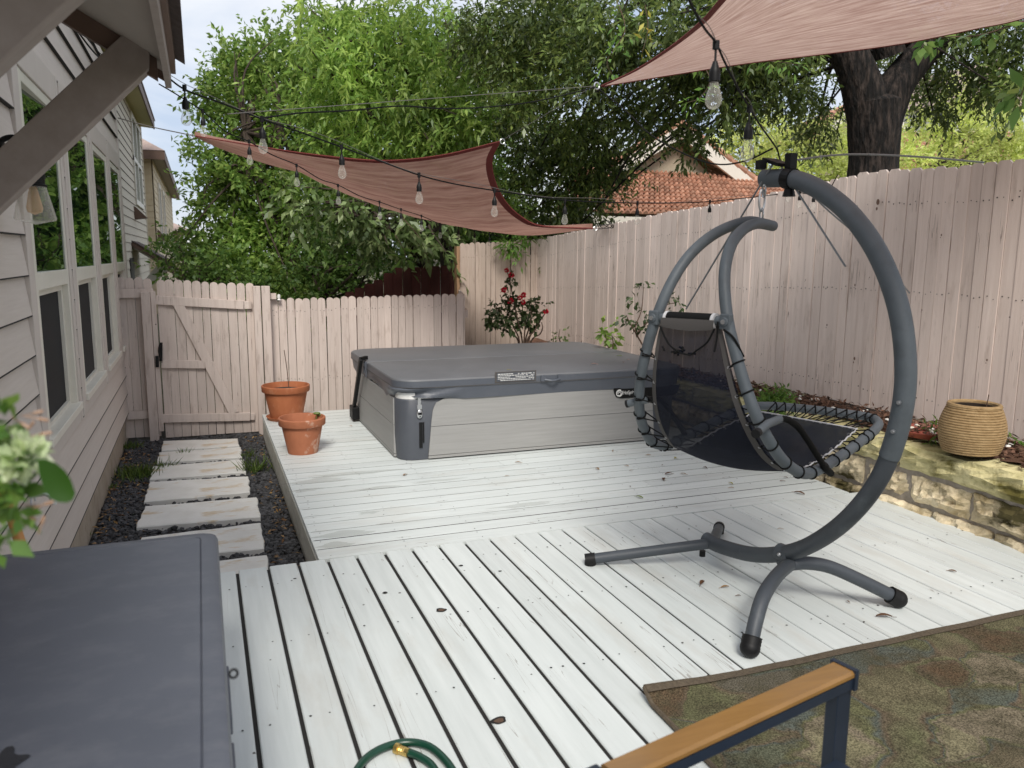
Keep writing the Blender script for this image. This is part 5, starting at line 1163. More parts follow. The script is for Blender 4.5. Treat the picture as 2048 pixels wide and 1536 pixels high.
for F, D, r, l in ((FC, lc[-3], .040, .085), (FD, ld[-3], .040, .085)):
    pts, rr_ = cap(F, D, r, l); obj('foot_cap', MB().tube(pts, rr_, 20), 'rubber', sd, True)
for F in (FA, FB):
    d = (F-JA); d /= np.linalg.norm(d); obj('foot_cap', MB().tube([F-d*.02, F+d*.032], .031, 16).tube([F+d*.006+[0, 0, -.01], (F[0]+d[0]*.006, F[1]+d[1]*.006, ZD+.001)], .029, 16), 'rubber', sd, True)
# saddle bracket joining pole and curved legs
cl = aS(1570, 1108, *AX); dA = np.array([AX[1][0]-AX[0][0], AX[1][1]-AX[0][1], 0.]); dA /= np.linalg.norm(dA)
obj('bracket', MB().tube([cl-dA*.035, cl+dA*.035], .0405, 20).bar(cl+[0, 0, -.02], JB+[0, 0, -.02], .06, .06), 'pole', sd, True); obj('bracket_bolt', MB().blob(aS(1558, 1109, (AX[0][0]-.045, AX[0][1]), (AX[1][0]-.045, AX[1][1])), .009, 8, 6), 'metal', sd)
# canopy hub on the top end, with bare rods
top = cur[-1]; tl = cur[-14]; tv = top-tl; tv /= np.linalg.norm(tv)
hb = MB(); hc = cur[-9]; hb.tube([hc-tv*.022, hc+tv*.022], .0455, 20); hb.bar(hc+[0, 0, .04], hc+[0, 0, .105], .036, .036, up=(1, 0, 0)); hb.tube([hc+[0, 0, -.035], hc+[0, 0, -.075]], [.018, .028], 12)
hp_ = aS(1552, 325, *AX)
hb.bar(hp_-dA*.042+[0, 0, .016], hp_+dA*.05+[0, 0, -.016], .085, .014); hb.box(hp_[0]-.082, hp_[0]-.048, hp_[1]-.0, hp_[1]+.035, hp_[2]-.03, hp_[2]+.008)
hub = obj('canopy_bracket', hb, 'black', sd)
def rod(px, Ys, name='canopy_rod'):
    P = [aY(x, y, Y) for (x, y), Y in zip(px, Ys)]; obj(name, MB().tube(spline(P, 8) if len(P) > 2 else P, .0042, 8), 'rod', hub, True)
hY = float(hp_[1])
rod(((1547,326),(1372,618)), (hY-.02, 3.45)); rod(((1562,332),(1691,533)), (hY-.04, 2.55)); rod(((1570,334),(1650,415),(1745,498),(1819,586)), (hY-.02, 3.0, 3.1, 3.2)); rod(((1575,322),(1690,309),(1830,313),(1968,325)), (hY-.03, 2.85, 2.75, 2.65))

# ================================================================== hanging chair
HC = np.array([2.36, 2.99]); SV = np.array([.39, -.921]); 
def aw_(x, y, w):   # point of the chair lying w metres to the side of its middle plane
    d = _ray(x, y); n = np.array([SV[0], SV[1], 0.]); t_ = (w-n @ (CP-np.array([HC[0], HC[1], 0.])))/(n @ d); return CP+d*t_
Lp = [(1536,449,-.022),(1500,443,-.035),(1462,452,-.06),(1420,474,-.09),(1378,512,-.115),(1343,565,-.14),(1313,635,-.17),(1292,705,-.22),(1280,765,-.27),(1279,820,-.32),(1290,862,-.355),(1308,886,-.37),(1338,890,-.375),(1372,872,-.37),(1420,848,-.36),(1470,825,-.345),(1500,815,-.325)]
Rp = [(1546,452,.022),(1515,447,.035),(1488,458,.055),(1465,485,.08),(1452,525,.105),(1449,575,.13),(1456,643,.17),(1471,705,.215),(1490,770,.265),(1513,832,.315),(1540,885,.35),(1570,925,.37),(1608,947,.375),(1645,935,.37),(1690,906,.355),(1730,876,.34),(1750,860,.325)]
Lt = spline([aw_(*p) for p in Lp], 8); Rt = spline([aw_(*p) for p in Rp], 8)
ch = thing('hanging_chair', (2.4, 3.0, ZD+.66), 'grey tubular hanging chair with black mesh sling, seen from behind', 'hanging chair')
fl = aw_(1515, 812, -.27); fl2 = aw_(1560, 813, -.2); fr_ = aw_(1757, 846, .30); fr2 = aw_(1735, 834, .2); mid = aw_(1650, 822, 0)
bar = spline([Lt[-1], fl, fl2, mid, fr2, fr_, Rt[-1]], 8)
def norm_front(A, B, k=5): return A
obj('side_tube', MB().tube(Lt, .0235, 16), 'tube', ch, True); obj('side_tube', MB().tube(Rt, .0235, 16), 'tube', ch, True); obj('front_bar', MB().tube(bar, .0225, 14), 'tube', ch, True)
jt = (Lt[1]+Rt[1])/2
obj('end_bolt', MB().tube([Rt[0], Rt[0]+(Rt[0]-Rt[3])*.12], .017, 12).tube([Lt[0], Lt[0]+(Lt[0]-Lt[3])*.12], .017, 12), 'metal', ch, True)
# carabiner and shackle
eye = aw_(1523, 424, 0); tp_ = cur[-4]+[0, 0, -.04]
cb = MB(); 
def linkring(c, h, w, r, rot): 
    pts = []
    for a in np.linspace(0, 2*math.pi, 22, endpoint=False): pts.append(c+np.array([math.cos(rot)*w*math.cos(a), math.sin(rot)*w*math.cos(a), h*math.sin(a)]))
    cb.tube(pts, r, 7, closed=True)
c1 = aw_(1524, 400, 0); linkring(c1, .048, .018, .0048, .2)
c2 = aw_(1528, 382, 0); linkring(c2, .026, .011, .004, 1.6); c3 = aw_(1523, 428, 0); linkring(c3, .024, .010, .0042, 1.7)
obj('carabiner', cb, 'metal', ch, True)
# sling
ib, ie = 6*8, len(Lt)-1
nS = 70
Ls = resample(Lt[ib:], nS); Rs = resample(Rt[ib:], nS)
def edge_gap(i):
    t_ = i/(nS-1); return float(np.interp(t_, [0, .06, .18, .4, .62, .75, 1], [.09, .10, .125, .15, .135, .12, .13]))
G = []; nV = 15; iM = int(nS*.985)
for i in range(iM):
    g = edge_gap(i); g2 = float(np.interp(i/(nS-1), [0, .06, .18, .4, .62, .75, 1], [.09, .085, .085, .075, .07, .075, .11])); row = []
    dv = Rs[i]-Ls[i]; t_ = i/(nS-1)
    for j in range(nV):
        v = g+(1-g-g2)*j/(nV-1); p = Ls[i]+dv*v
        s_ = math.sin(math.pi*j/(nV-1)); bend = .045*s_*math.sin(math.pi*min(1, t_*1.15))
        out = np.array([-.92, -.39, 0.])*float(np.interp(t_, [0, .35, .6, 1], [1, 1, .2, 0]))+np.array([0, 0, -1.])*float(np.interp(t_, [0, .3, .55, 1], [0, .2, .9, .9]))
        row.append(p+out*bend)
    G.append(row)
ks = int(nS*.52)
sl_ = obj('back_sling', MB().grid(G[:ks+1]), 'sling', ch, True)
st2 = obj('seat_sling', MB().grid(G[ks:]), 'seatmesh', ch, True)
# grey webbing borders, white edging on the seat part
wb = MB(); wc = MB()
for j0, j1 in ((0, 1), (nV-2, nV-1)):
    wb.grid([[np.array(G[i][j0])*1.0+(np.array([-.0028, -.0012, .001])), np.array(G[i][j0])+(np.array(G[i][j1])-np.array(G[i][j0]))*.75+np.array([-.0028, -.0012, .001])] for i in range(ks+4)], uv=False)
obj('webbing', wb, 'webbing', sl_)
for j in (0, nV-1): wc.tube([np.array(G[i][j])+[0, 0, .004+.004*math.sin(i*2.1)] for i in range(ks+3, iM)], .0038, 5)
wc.tube([np.array(G[iM-1][j])+[0, 0, .004] for j in range(nV)], .0042, 5); obj('edging', wc, 'whitecord', st2)
# lacing: loops round the tube, each tied to the sling edge
def loop(c, tdir, target, r=.0262):
    mb = MB()
    tdir = tdir/np.linalg.norm(tdir); u = np.cross(tdir, target-c); u /= np.linalg.norm(u); w = np.cross(tdir, u)
    pts = [c+r*(math.cos(a)*u+math.sin(a)*w)+tdir*.018*(a/6.28-.5) for a in np.linspace(0, 6.28, 16)]
    mb.tube(pts, .0036, 6); mb.tube([c+r*u*.9, target], .0032, 5); mb.tube([c-r*u*.9, target], .0032, 5); obj('lacing_loop', mb, 'cord', ch, True)
def eyelet(a, b): obj('eyelet', MB().tube([a, b], .0072, 8), 'metal', ch)
for T, j in ((Ls, 0), (Rs, nV-1)):
    for i in list(range(7, 60, 5))+[62, 65]:
        tgt = np.array(G[min(i+1, iM-1)][j])+(np.array(G[min(i+1, iM-1)][7])-np.array(G[min(i+1, iM-1)][j]))*.05
        loop(T[i], T[i+1]-T[i-1], tgt); eyelet(tgt+[-.003, -.002, 0], tgt+[.003, .002, .0])
fb = resample(bar[8:-8], 15)
for k in range(2, 13): 
    j = int(round((k-1)/12*(nV-1))); tg = np.array(G[iM-1][min(nV-2, max(1, j))]); loop(fb[k], fb[k+1]-fb[k-1], tg, .025); eyelet(tg-[0, 0, .003], tg+[0, 0, .003])
# cross bar with brackets and rolled sleeve
bl, br_ = Lt[ib], Rt[ib]; bd_ = br_-bl
obj('cross_bar', MB().tube([bl+bd_*.05, br_-bd_*.05], .0195, 14), 'tube', ch, True)
slv = obj('sleeve', MB().tube([bl+bd_*.17, bl+bd_*.50, br_-bd_*.17], .0285, 18), 'cord', ch, True)
fw_ = np.array([-.92, -.39, 0.])
fp = []
for v in np.linspace(.13, .87, 9): fp.append([bl+bd_*v+fw_*.030+[0, 0, .004], bl+bd_*v+fw_*.034+[0, 0, -.02], bl+bd_*v+fw_*.030+[0, 0, -.034-.010*math.sin(math.pi*(v-.13)/.74)]])
obj('flap', MB().grid(fp, uv=False), 'webbing', slv, True)
obj('cuff', MB().tube([bl+bd_*.15, bl+bd_*.19], .0305, 18).tube([br_-bd_*.19, br_-bd_*.15], .0305, 18), 'whitecord', slv, True)
for c_ in (bl, br_):
    o_ = obj('end_bracket', MB().bar(c_+fw_*.012+[0, 0, -.03], c_+fw_*.012+[0, 0, .03], .046, .03, up=fw_).tube([c_+fw_*.01-bd_*.0, c_+fw_*.034], .018, 12), 'tube', ch, bevel=.004)
    obj('end_bolt', MB().tube([c_+fw_*.033, c_+fw_*.041], .0095, 8), 'metal', o_)
tie = MB(); P = [bl+bd_*.12+fw_*.03+[0, 0, -.03]]+[bl+bd_*(.12+.76*u)+fw_*.03+[0, 0, -.05-.09*math.sin(math.pi*u)+random.uniform(-.006, .006)] for u in np.linspace(.1, .9, 9)]+[br_-bd_*.12+fw_*.03+[0, 0, -.03]]
tie.tube(spline(P, 5), .004, 6); 
for k in range(14): q = P[4]+np.array([random.uniform(-.05, .05), random.uniform(-.05, .05), random.uniform(-.012, .012)]); tie.tube([q, q+[random.uniform(-.03, .03), random.uniform(-.03, .03), random.uniform(-.02, .02)]], .0045, 5)
q = br_-bd_*.08+fw_*.03; tie.tube(spline([q, q+[0, 0, -.06], q+[-.012, -.004, -.12]], 5), .0038, 6); q2 = br_+fw_*.03; tie.tube(spline([q2+[0, 0, -.03], Rt[ib+4]+fw_*.03+[.015, -.02, 0], Rt[ib+9]+[.022, -.015, 0]], 5), .0045, 6)
obj('tie_cord', tie, 'cord', ch)
# armrests: a stub through the side tube and a strap running forward
for s, T in ((1, [(1516,864,.385),(1535,848,.37),(1560,838,.35)]), (-1, [(1257,807,-.35),(1275,803,-.31),(1296,799,-.26)])):
    obj('arm_stub', MB().tube([aw_(*p) for p in T], .0165, 12), 'tube', ch, True)
    obj('stub_cap', MB().tube([aw_(*T[0]), aw_(*T[0])+(aw_(*T[0])-aw_(*T[1]))*.25], .018, 12), 'rubber', ch, True)
sp = [aw_(*p) for p in ((1553,840,.35),(1572,838,.36),(1595,853,.37),(1615,880,.385),(1634,910,.395),(1650,935,.40),(1662,947,.40))]
sc_ = spline(sp, 6); wv = np.array([.39, -.92, 0.])*.0
G2 = [[p+np.array([.015, -.033, .0]), p+np.array([0, 0, .006]), p-np.array([.015, -.033, 0.])] for p in sc_]
obj('arm_strap', MB().tube(sc_, [.0135]*(len(sc_)-8)+[.0155]*8, 10), 'cord', ch, True)
sp = [aw_(*p) for p in ((1296,799,-.26),(1320,800,-.25),(1345,830,-.3),(1372,872,-.37))]; obj('arm_strap', MB().tube(spline(sp, 6), .0125, 10), 'cord', ch, True)
p = aw_(1657, 885, .15); 
tag(obj('fallen_leaf', MB().grid([[(p[0]-.04, p[1], p[2]+.01), (p[0]-.04, p[1]+.012, p[2]+.004)], [(p[0], p[1]-.014, p[2]+.02), (p[0], p[1]+.016, p[2]+.012)], [(p[0]+.045, p[1]-.004, p[2]+.014), (p[0]+.04, p[1]+.01, p[2]+.01)]], uv=False), 'brownleaf', loc=p), 'brown curled leaf lying on the seat of the hanging chair', 'leaf')

# ================================================================== shade sails
def coons(A, B, R, nu=60, nv=26, lift=0):
    A = resample(A, nu); B = resample(B, nu); R = resample(R, nv); L0 = A[0]; G = []
    for i in range(nu):
        u = i/(nu-1); row = []
        for j in range(nv):
            v = j/(nv-1)
            p = (1-v)*A[i]+v*B[i]+(1-u)*L0+u*R[j]-((1-u)*L0+u*((1-v)*A[-1]+v*B[-1]))
            row.append(p)
        G.append(row)
    return G
def P3(lst): return spline([aY(x, y, Y) for x, y, Y in lst], 10)
A = P3([(390,272,8.6),(500,290,8.25),(620,308,7.85),(760,321,7.45),(880,311,6.95),(1000,283,6.4)])
B = P3([(390,273,8.6),(520,291,8.6),(610,330,8.65),(700,378,8.6),(800,418,8.45),(900,447,8.25),(1000,466,8.0),(1060,471,7.85),(1120,466,7.65),(1185,457,7.45)])
Rr = P3([(1000,283,6.4),(984,318,6.6),(989,360,6.8),(1010,402,7.0),(1042,433,7.15),(1085,452,7.25),(1185,457,7.45)])
C_ = P3([(390,274,8.6),(450,301,8.9),(550,333,9.2),(640,354,9.4),(760,385,9.4),(900,425,9.1),(1050,450,8.4),(1185,457,7.45)])
ss_ = thing('shade_sail', A[0], 'rust coloured triangular shade sail stretched above the hot tub', 'shade sail')
G = coons(A, B, Rr, 80, 30)
for i in range(80):
    for j in range(30): G[i][j] = G[i][j]+np.array([0, 0, .006])*math.sin(i*.9+j*.25)*math.sin(math.pi*j/29)*(i/80)
obj('cloth', MB().grid(G), 'sail', ss_, True)
Bc = resample(B, 60); Cc = resample(C_, 60)
obj('cloth_fold', MB().grid([[Bc[i]*(1-v)+Cc[i]*v+np.array([0, 0, .05*math.sin(math.pi*v)]) for v in np.linspace(0, 1, 8)] for i in range(60)]), 'sail', ss_, True)
hm = MB(); hm.grid([[np.array(G[i][0])+[0, -.004, .006], np.array(G[i][0])+(np.array(G[i][1])-np.array(G[i][0]))*min(1, .04/max(.02, np.linalg.norm(np.array(G[i][1])-np.array(G[i][0]))))+[0, -.006, -.002]] for i in range(80)], uv=False)
hm.grid([[np.array(G[79][j])+[0, -.004, 0], np.array(G[79][j])+(np.array(G[77][j])-np.array(G[79][j]))*min(1, .065/max(.03, np.linalg.norm(np.array(G[77][j])-np.array(G[79][j]))))+[0, -.006, 0]] for j in range(30)], uv=False)
hm.tube(A, .006, 6); hm.tube(Rr, .007, 6)
obj('hem', hm, 'hem', ss_)
rgm = MB()
for c, d_ in ((A[-1], (.5, -.5, 0)), (Rr[-1], (1, 0, 0)), (A[0], (-1, 0, 0))): 
    c = np.array(c)+np.array(d_)*.03; rgm.tube([c+.02*np.array([math.cos(a), 0, math.sin(a)]) for a in np.linspace(0, 6.28, 12, endpoint=False)], .004, 6, closed=True)
obj('corner_ring', rgm, 'metal', ss_)
# second sail, overhead right
L2 = aY(1203, 172, 5.0); 
E1 = [aY(x, y, Y) for x, y, Y in ((1203,172,5.0),(1270,141,4.55),(1340,95,4.0),(1400,45,3.5),(1440,0,3.15))]+[np.array([1.55, 1.6, 2.93]), np.array([1.35, .2, 2.95])]
E2 = [aY(x, y, Y) for x, y, Y in ((1203,173,5.0),(1350,149,4.75),(1500,126,4.5),(1650,108,4.25),(1800,88,4.0),(1950,58,3.75),(2060,33,3.55))]+[np.array([5.0, 3.0, 3.42])]
s2 = thing('shade_sail', L2, 'large pale rust shade sail overhead at the top right, lit through', 'shade sail')
E1s = spline(E1, 10); E2s = spline(E2, 10); RR = spline([np.array([1.35, .2, 2.95]), np.array([2.8, 1.5, 2.95]), np.array([5.0, 3.0, 3.42])], 12)
G = coons(E1s, E2s, RR, 80, 40)
for i in range(80):
    for j in range(40): G[i][j] = G[i][j]+np.array([0, 0, .10])*math.sin(math.pi*j/39)*math.sin(math.pi*i/79)
obj('cloth', MB().grid(G), 'sail2', s2, True)
hm = MB(); hm.grid([[np.array(G[i][0])+[0, 0, -.004], np.array(G[i][0])+(np.array(G[i][2])-np.array(G[i][0]))*min(1, .075/max(.03, np.linalg.norm(np.array(G[i][2])-np.array(G[i][0]))))+[0, 0, -.006]] for i in range(80)], uv=False); hm.tube(E1s, .006, 6); hm.tube(E2s, .005, 6)
obj('hem', hm, 'hem', s2)
c = L2+np.array([-.03, .01, 0]); obj('corner_ring', MB().tube([c+.022*np.array([math.cos(a), .3*math.cos(a), math.sin(a)]) for a in np.linspace(0, 6.28, 12, endpoint=False)], .005, 6, closed=True), 'metal', s2)

# ================================================================== ropes, wires, strings of bulbs
def cable(name, pts, r, mat, label, cat='cable', n=8):
    P = spline(pts, n) if len(pts) > 2 else np.array(pts); return tag(obj(name, MB().tube(P, r, 6), mat, loc=P[0], smooth=True), label, cat)
hk = aX(236, 236, XW+.03)
cable('rope', [hk, aY(300, 253, 9.3), aY(390, 272, 8.6)], .006, 'wire', 'rope from the house corner to the left tip of the rust sail', 'rope')
fe_ = aS(1222, 449, *RFP)-np.array([.02, 0, 0])
cable('rope', [aY(1185, 457, 7.45), aS(1200, 452, *RFP)-[.05, 0, 0], fe_], .006, 'wire', 'knotted rope tying the rust sail to the right fence', 'rope')
kn_ = MB()
for k in range(5): kn_.tube([fe_+np.array([-.02+.03*math.cos(a+k), .10*math.cos(a)+.05*k-.1, .045*math.sin(a*1.0+k)]) for a in np.linspace(0, 5.5, 12)], .0035, 5)
tag(obj('rope_coil', kn_, 'cord', loc=fe_), 'tangle of loose rope ends knotted on the fence top', 'rope')
cable('wire', [A[-1], L2+np.array([-.05, .01, 0])], .0022, 'wire', 'thin wire joining the corners of the two shade sails', 'wire')
def bulb_string(name, label, path, stations, drop, scale=.74, r=.0045, guy=True):
    r = min(r, .0036)
    """cord through world points; bulbs at the stations (points on the cord), each socket with its glass"""
    t = thing(name, path[0], label, 'string lights'); P = spline(path, 10)
    obj('cord', MB().tube(P, r, 7), 'cord', t, True)
    if guy: obj('guy_wire', MB().tube(P+np.array([0, 0, .018])*np.sin(np.linspace(0, 31, len(P)))[:, None]*.5+np.array([0, 0, .012]), .0013, 5), 'wire', t)
    for p in stations:
        p = np.array(p); s = scale; d = drop
        sk = obj('socket', MB().tube([p+[0, 0, .012], p-[0, 0, .012]], .011*s, 8).tube([p, p-[0, 0, d]], .0035, 6).lathe([(a_*s*1.2, b_*s*1.2) for a_, b_ in ((0, .004), (.006, .003), (.010, -.010), (.0135, -.018), (.0148, -.025), (.0148, -.047), (.013, -.049), (0, -.049))], p-[0, 0, d], 14), 'black', t, True)
        q = p-[0, 0, d+.0575*s]
        obj('bulb', MB().lathe([(a_*s*1.2, b_*s*1.2) for a_, b_ in ((.0105, 0), (.012, -.010), (.0185, -.029), (.0225, -.044), (.0205, -.057), (.0125, -.067), (0, -.071))], q, 16), 'glass', sk, True)
    return t
SA0, SA1 = (-.09, 3.45), (4.42, 5.55)
def sA(x, y): return aS(x, y, SA0, SA1)
bulb_string('string_lights', 'bulb string from the awning across the sail to the right fence', [sA(x, y) for x, y in ((332,152),(372,180),(440,205),(524,238),(600,264),(683,294),(760,322),(838,350),(910,368),(989,381),(1060,391),(1130,400),(1200,404),(1275,406),(1350,406),(1420,403),(1500,395),(1560,388),(1600,382))],
    [sA(x, y) for x, y in ((369,176),(524,238),(683,294),(838,350),(989,381),(1130,401),(1275,406),(1420,403),(1560,389))], .036)
SB0, SB1 = (-.3, 4.6), (3.9, 9.85)
def sB(x, y): return aS(x, y, SB0, SB1)
bulb_string('string_lights', 'bulb string sagging behind the rust sail to the back fence corner', [sB(x, y) for x, y in ((318,168),(355,190),(405,222),(450,262),(498,283),(545,310),(593,330),(640,358),(676,370),(720,392),(759,404),(802,419),(843,432),(880,447),(917,452),(948,461),(978,468),(1030,478),(1068,482))],
    [sB(x, y) for x, y in ((405,222),(498,283),(593,331),(676,371),(759,404),(802,419),(843,432),(880,448),(917,453),(949,461),(979,468))], .036, guy=False)
SC0, SC1 = (1.05, 1.75), (2.38, 2.955)
def sC(x, y): return aS(x, y, SC0, SC1)
bulb_string('string_lights', 'bulb string dropping from the upper right to the top of the chair stand', [sC(x, y) for x, y in ((1350,-60),(1378,0),(1408,55),(1432,86),(1450,125),(1478,180),(1499,215),(1520,250),(1552,295),(1558,312))],
    [sC(1432, 90), sC(1499, 218)], .05, scale=.95, r=.0055)
# bunch of bulbs on the fence
bq = [aS(x, y, *RFP)-np.array([.06, 0, 0]) for x, y in ((1545,300),(1590,368),(1612,385),(1640,388),(1668,382),(1688,350))]
bulb_string('string_lights', 'bunched end of a bulb string hanging on the fence behind the pole', [sC(1558, 312), (sC(1558, 312)+bq[1])/2+[0, 0, -.02], bq[1], bq[2], bq[3], bq[4], bq[5]], [bq[1]+[0, 0, -.02], bq[2], bq[3], bq[4]], .02, r=.005, guy=False)
cable('light_cord', [L2+np.array([-.02, 0, -.02]), aS(1250, 220, (L2[0], L2[1]), (2.38, 2.955)), aS(1300, 268, (L2[0], L2[1]), (2.38, 2.955)), aS(1365, 306, (L2[0], L2[1]), (2.38, 2.955)), aS(1430, 328, (L2[0], L2[1]), (2.38, 2.955)), aS(1490, 322, (L2[0], L2[1]), (2.38, 2.955)), aS(1545, 297, (L2[0], L2[1]), (2.38, 2.955))], .004, 'cord', 'black cord sagging from the pale sail corner to the chair stand top', 'cord')
SE0, SE1 = tuple(sA(524, 236)[:2]), (L2[0], L2[1])
def sE(x, y): return aS(x, y, SE0, SE1)
cable('light_cord', [sE(526,236), sE(600,226), sE(700,221), sE(800,212), sE(880,217), sE(960,215), sE(1050,206), sE(1120,192), sE(1192,174)], .004, 'cord', 'black cord running from the first bulb string to the pale sail corner', 'cord')
cable('wire', [sE(455,228), sE(1192,172)], .002, 'wire', 'pale thin wire above the cord to the pale sail corner', 'wire')
SF = [aX(150, 55, XW+.05), aX(180, 95, XW+.12), aX(205, 120, XW+.12), aX(240, 140, XW+.1)]
t = thing('string_lights', SF[0], 'short bulb string under the awning against the siding', 'string lights')
obj('cord', MB().tube(spline(SF, 6), .006, 6).tube(spline([p+np.array([0, .1, .05]) for p in SF], 6), .004, 6), 'cord', t)
q = aX(204, 108, XW+.12); obj('socket', MB().tube([q, q-[0, 0, .08]], .006, 6).lathe([(0, .0), (.03, -.02), (.034, -.09), (0, -.1)], q-[0, 0, .07], 12), 'black', t, True)
pq = aY(1061, 488, 9.9); cable('light_cord', [pq, aY(1061, 510, 9.9)], .006, 'cord', 'dangling cord end with plug in the fence corner', 'cord')
# ================================================================== trees and plants
MAT['leaf_oak'] = leafmat('oak_leaves', (.036, .064, .015), (.09, .14, .034), (.21, .27, .07), .32, .38, .5)
MAT['leaf_elm'] = leafmat('elm_leaves', (.10, .19, .04), (.17, .285, .056), (.31, .42, .11), .44)
MAT['leaf_pecan'] = leafmat('pecan_leaves', (.12, .22, .045), (.20, .33, .065), (.35, .47, .12), .46)
MAT['leaf_dark'] = leafmat('shade_leaves', (.055, .12, .026), (.11, .20, .045), (.20, .31, .075), .38)
MAT['leaf_pale'] = leafmat('pale_leaves', (.34, .42, .12), (.48, .56, .18), (.64, .68, .28), .52)
MAT['leaf_broad'] = leafmat('broad_leaves', (.09, .14, .05), (.16, .23, .085), (.30, .37, .17), .3, .3, .6)
MAT['leaf_rose'] = leafmat('rose_leaves', (.03, .055, .02), (.055, .09, .03), (.09, .13, .045), .25)
MAT['leaf_sprig'] = leafmat('bright_sprig_leaves', (.07, .16, .03), (.11, .22, .04), (.18, .30, .06), .4)
def trunk(mb, pts, r0, r1, n=10, k=7): P = spline(pts, k); mb.tube(P, np.linspace(r0, r1, len(P)), n); return P
def tree(label, base, trunks, cl, leaf, dens, L, ratio, bark='bark2', limbs=True, cat='tree', name='tree', group=None, **kw):
    t = thing(name, base, label, cat, group); m = MB()
    for pts, r0, r1 in trunks: trunk(m, pts, r0, r1)
    if limbs:
        for c, r in cl:
            for _ in range(1):
                src = trunks[random.randrange(len(trunks))][0]; s = np.array(src[-1])*.6+np.array(src[-2])*.4; e = np.array(c)+np.array([random.uniform(-.4, .4)*r[0], random.uniform(-.4, .4)*r[0], random.uniform(-.5, .2)*r[2]])
                mid = (s+e)/2+np.array([random.uniform(-.3, .3), random.uniform(-.3, .3), .15]); trunk(m, [s, mid, e], .026, .006, 6, 5)
    obj('trunk', m, bark, t, True)
    leaf_mesh('crown', *foliage(cl, dens, L, ratio, **kw), leaf, t)
    return t
def jitter(lst, n, spread):
    """scatter extra small clumps round the given ones so the outline stays uneven"""
    out = list(lst)
    for _ in range(n):
        e = list(random.choice(lst)); a = random.uniform(0, 6.28); e[0] += e[3]*spread*math.cos(a); e[1] += e[3]*spread*math.sin(a); e[2] += random.uniform(-.6, .6); e[3] *= random.uniform(.3, .55); out.append(tuple(e[:4]))
    return out
random.seed(3)
# live oak behind the right fence
b = aY(1745, 352, 7.0); bx_, by_ = float(b[0]), 7.0
oak_cl = px_clusters(jitter([(985,60,9.5,95),(1080,40,9,95),(1060,170,9,85),(1160,120,8.5,90),(1230,40,8,95),(1150,230,9,60),(1240,200,8.5,60),(1330,60,7.5,80),(1330,190,8.5,62),(1385,250,8.5,40),(1180,330,9.4,58),(1110,380,9.8,58),(1060,320,9.8,45),(1250,300,9.4,42),(1175,415,10.2,42),(1090,440,10.4,45),(1140,370,9.6,34),
    (1450,130,7.5,75),(1480,210,8.2,45),(1560,170,8.2,62),(1610,190,8.6,46),(1640,250,8.8,34),(1500,40,6.8,120),(1690,20,8.6,110),(1560,90,7.4,80),(1850,170,8.8,44),(1750,150,9.2,50),(1920,120,7.4,66),(1870,215,7.8,32),(1980,150,7.0,62),(2030,70,6.5,100),(1800,60,9.0,70),(1200,350,9.6,42),(1080,300,10.2,60),(1150,300,9.8,60),(1210,280,9.4,45),(1130,420,10.3,46),(1420,60,7.2,90),(1130,60,10.5,110),(1020,230,10.8,60)], 45, 1.0))
lt_ = aY(1690, 95, 7.1); rt_ = aY(1885, 70, 6.9); fk = aY(1748, 205, 7.0)
t = thing('tree', (bx_, by_, 0), 'live oak with thick dark forked trunk and heavy crown behind the right fence', 'tree'); m = MB()
def tw(px): return px*depth((bx_, by_, 3))/FPX
P = spline([(bx_-.05, by_, -.05), (bx_-.02, by_, 1.4), b, aY(1748, 270, 7.0), fk, aY(1748, 185, 7.0)], 10); m.tube(P, np.interp(np.linspace(0, 1, len(P)), [0, .25, .45, .62, .8, 1], [.52, tw(52), tw(47), tw(50), tw(50), tw(6)]), 24)
P = spline([aY(1742, 300, 7.0), aY(1730, 200, 7.03), aY(1712, 140, 7.06), lt_, aY(1650, 20, 7.2), aY(1560, -90, 7.4), aY(1350, -60, 8)], 8); m.tube(P, np.interp(np.linspace(0, 1, len(P)), [0, .17, .33, .5, 1], [tw(36), tw(40), tw(36), tw(33), tw(14)]), 18)
P = spline([aY(1752, 300, 7.0), aY(1778, 200, 6.98), aY(1815, 140, 6.95), rt_, aY(1960, 10, 6.8), aY(2080, -70, 6.6)], 8); m.tube(P, np.interp(np.linspace(0, 1, len(P)), [0, .2, .4, .6, 1], [tw(36), tw(38), tw(32), tw(29), tw(18)]), 18)
P = spline([aY(1780, 110, 7.0), aY(1760, 20, 7.0), aY(1750, -100, 7.1)], 6); m.tube(P, np.linspace(tw(30), tw(15), len(P)), 12)
for c, r in oak_cl:
    e = np.array(c); s = [lt_, rt_, aY(1560, -60, 7.4), aY(1350, -60, 8), fk+[0, 0, .8]][random.randrange(5)]; trunk(m, [s, (s+e)/2+[0, 0, .3], e+[0, 0, -.1]], .03, .007, 6, 5)
obj('trunk', m, 'bark', t, True)
leaf_mesh('crown', *foliage(oak_cl, 8600, .076, .36, per=9, droop=.45, twig=.30, shell=.5), 'leaf_oak', t)
MAT['leaf_oaklight'] = leafmat('oak_new_leaves', (.07, .10, .03), (.12, .17, .05), (.20, .27, .09), .35, .35)
leaf_mesh('new_growth', *foliage([(np.array(c)+[-.12, -.45*r[1], -.1], np.array(r)*.9) for c, r in oak_cl[::2]], 620, .095, .36, per=10, droop=.5, twig=.26, shell=.7), 'leaf_oaklight', t)
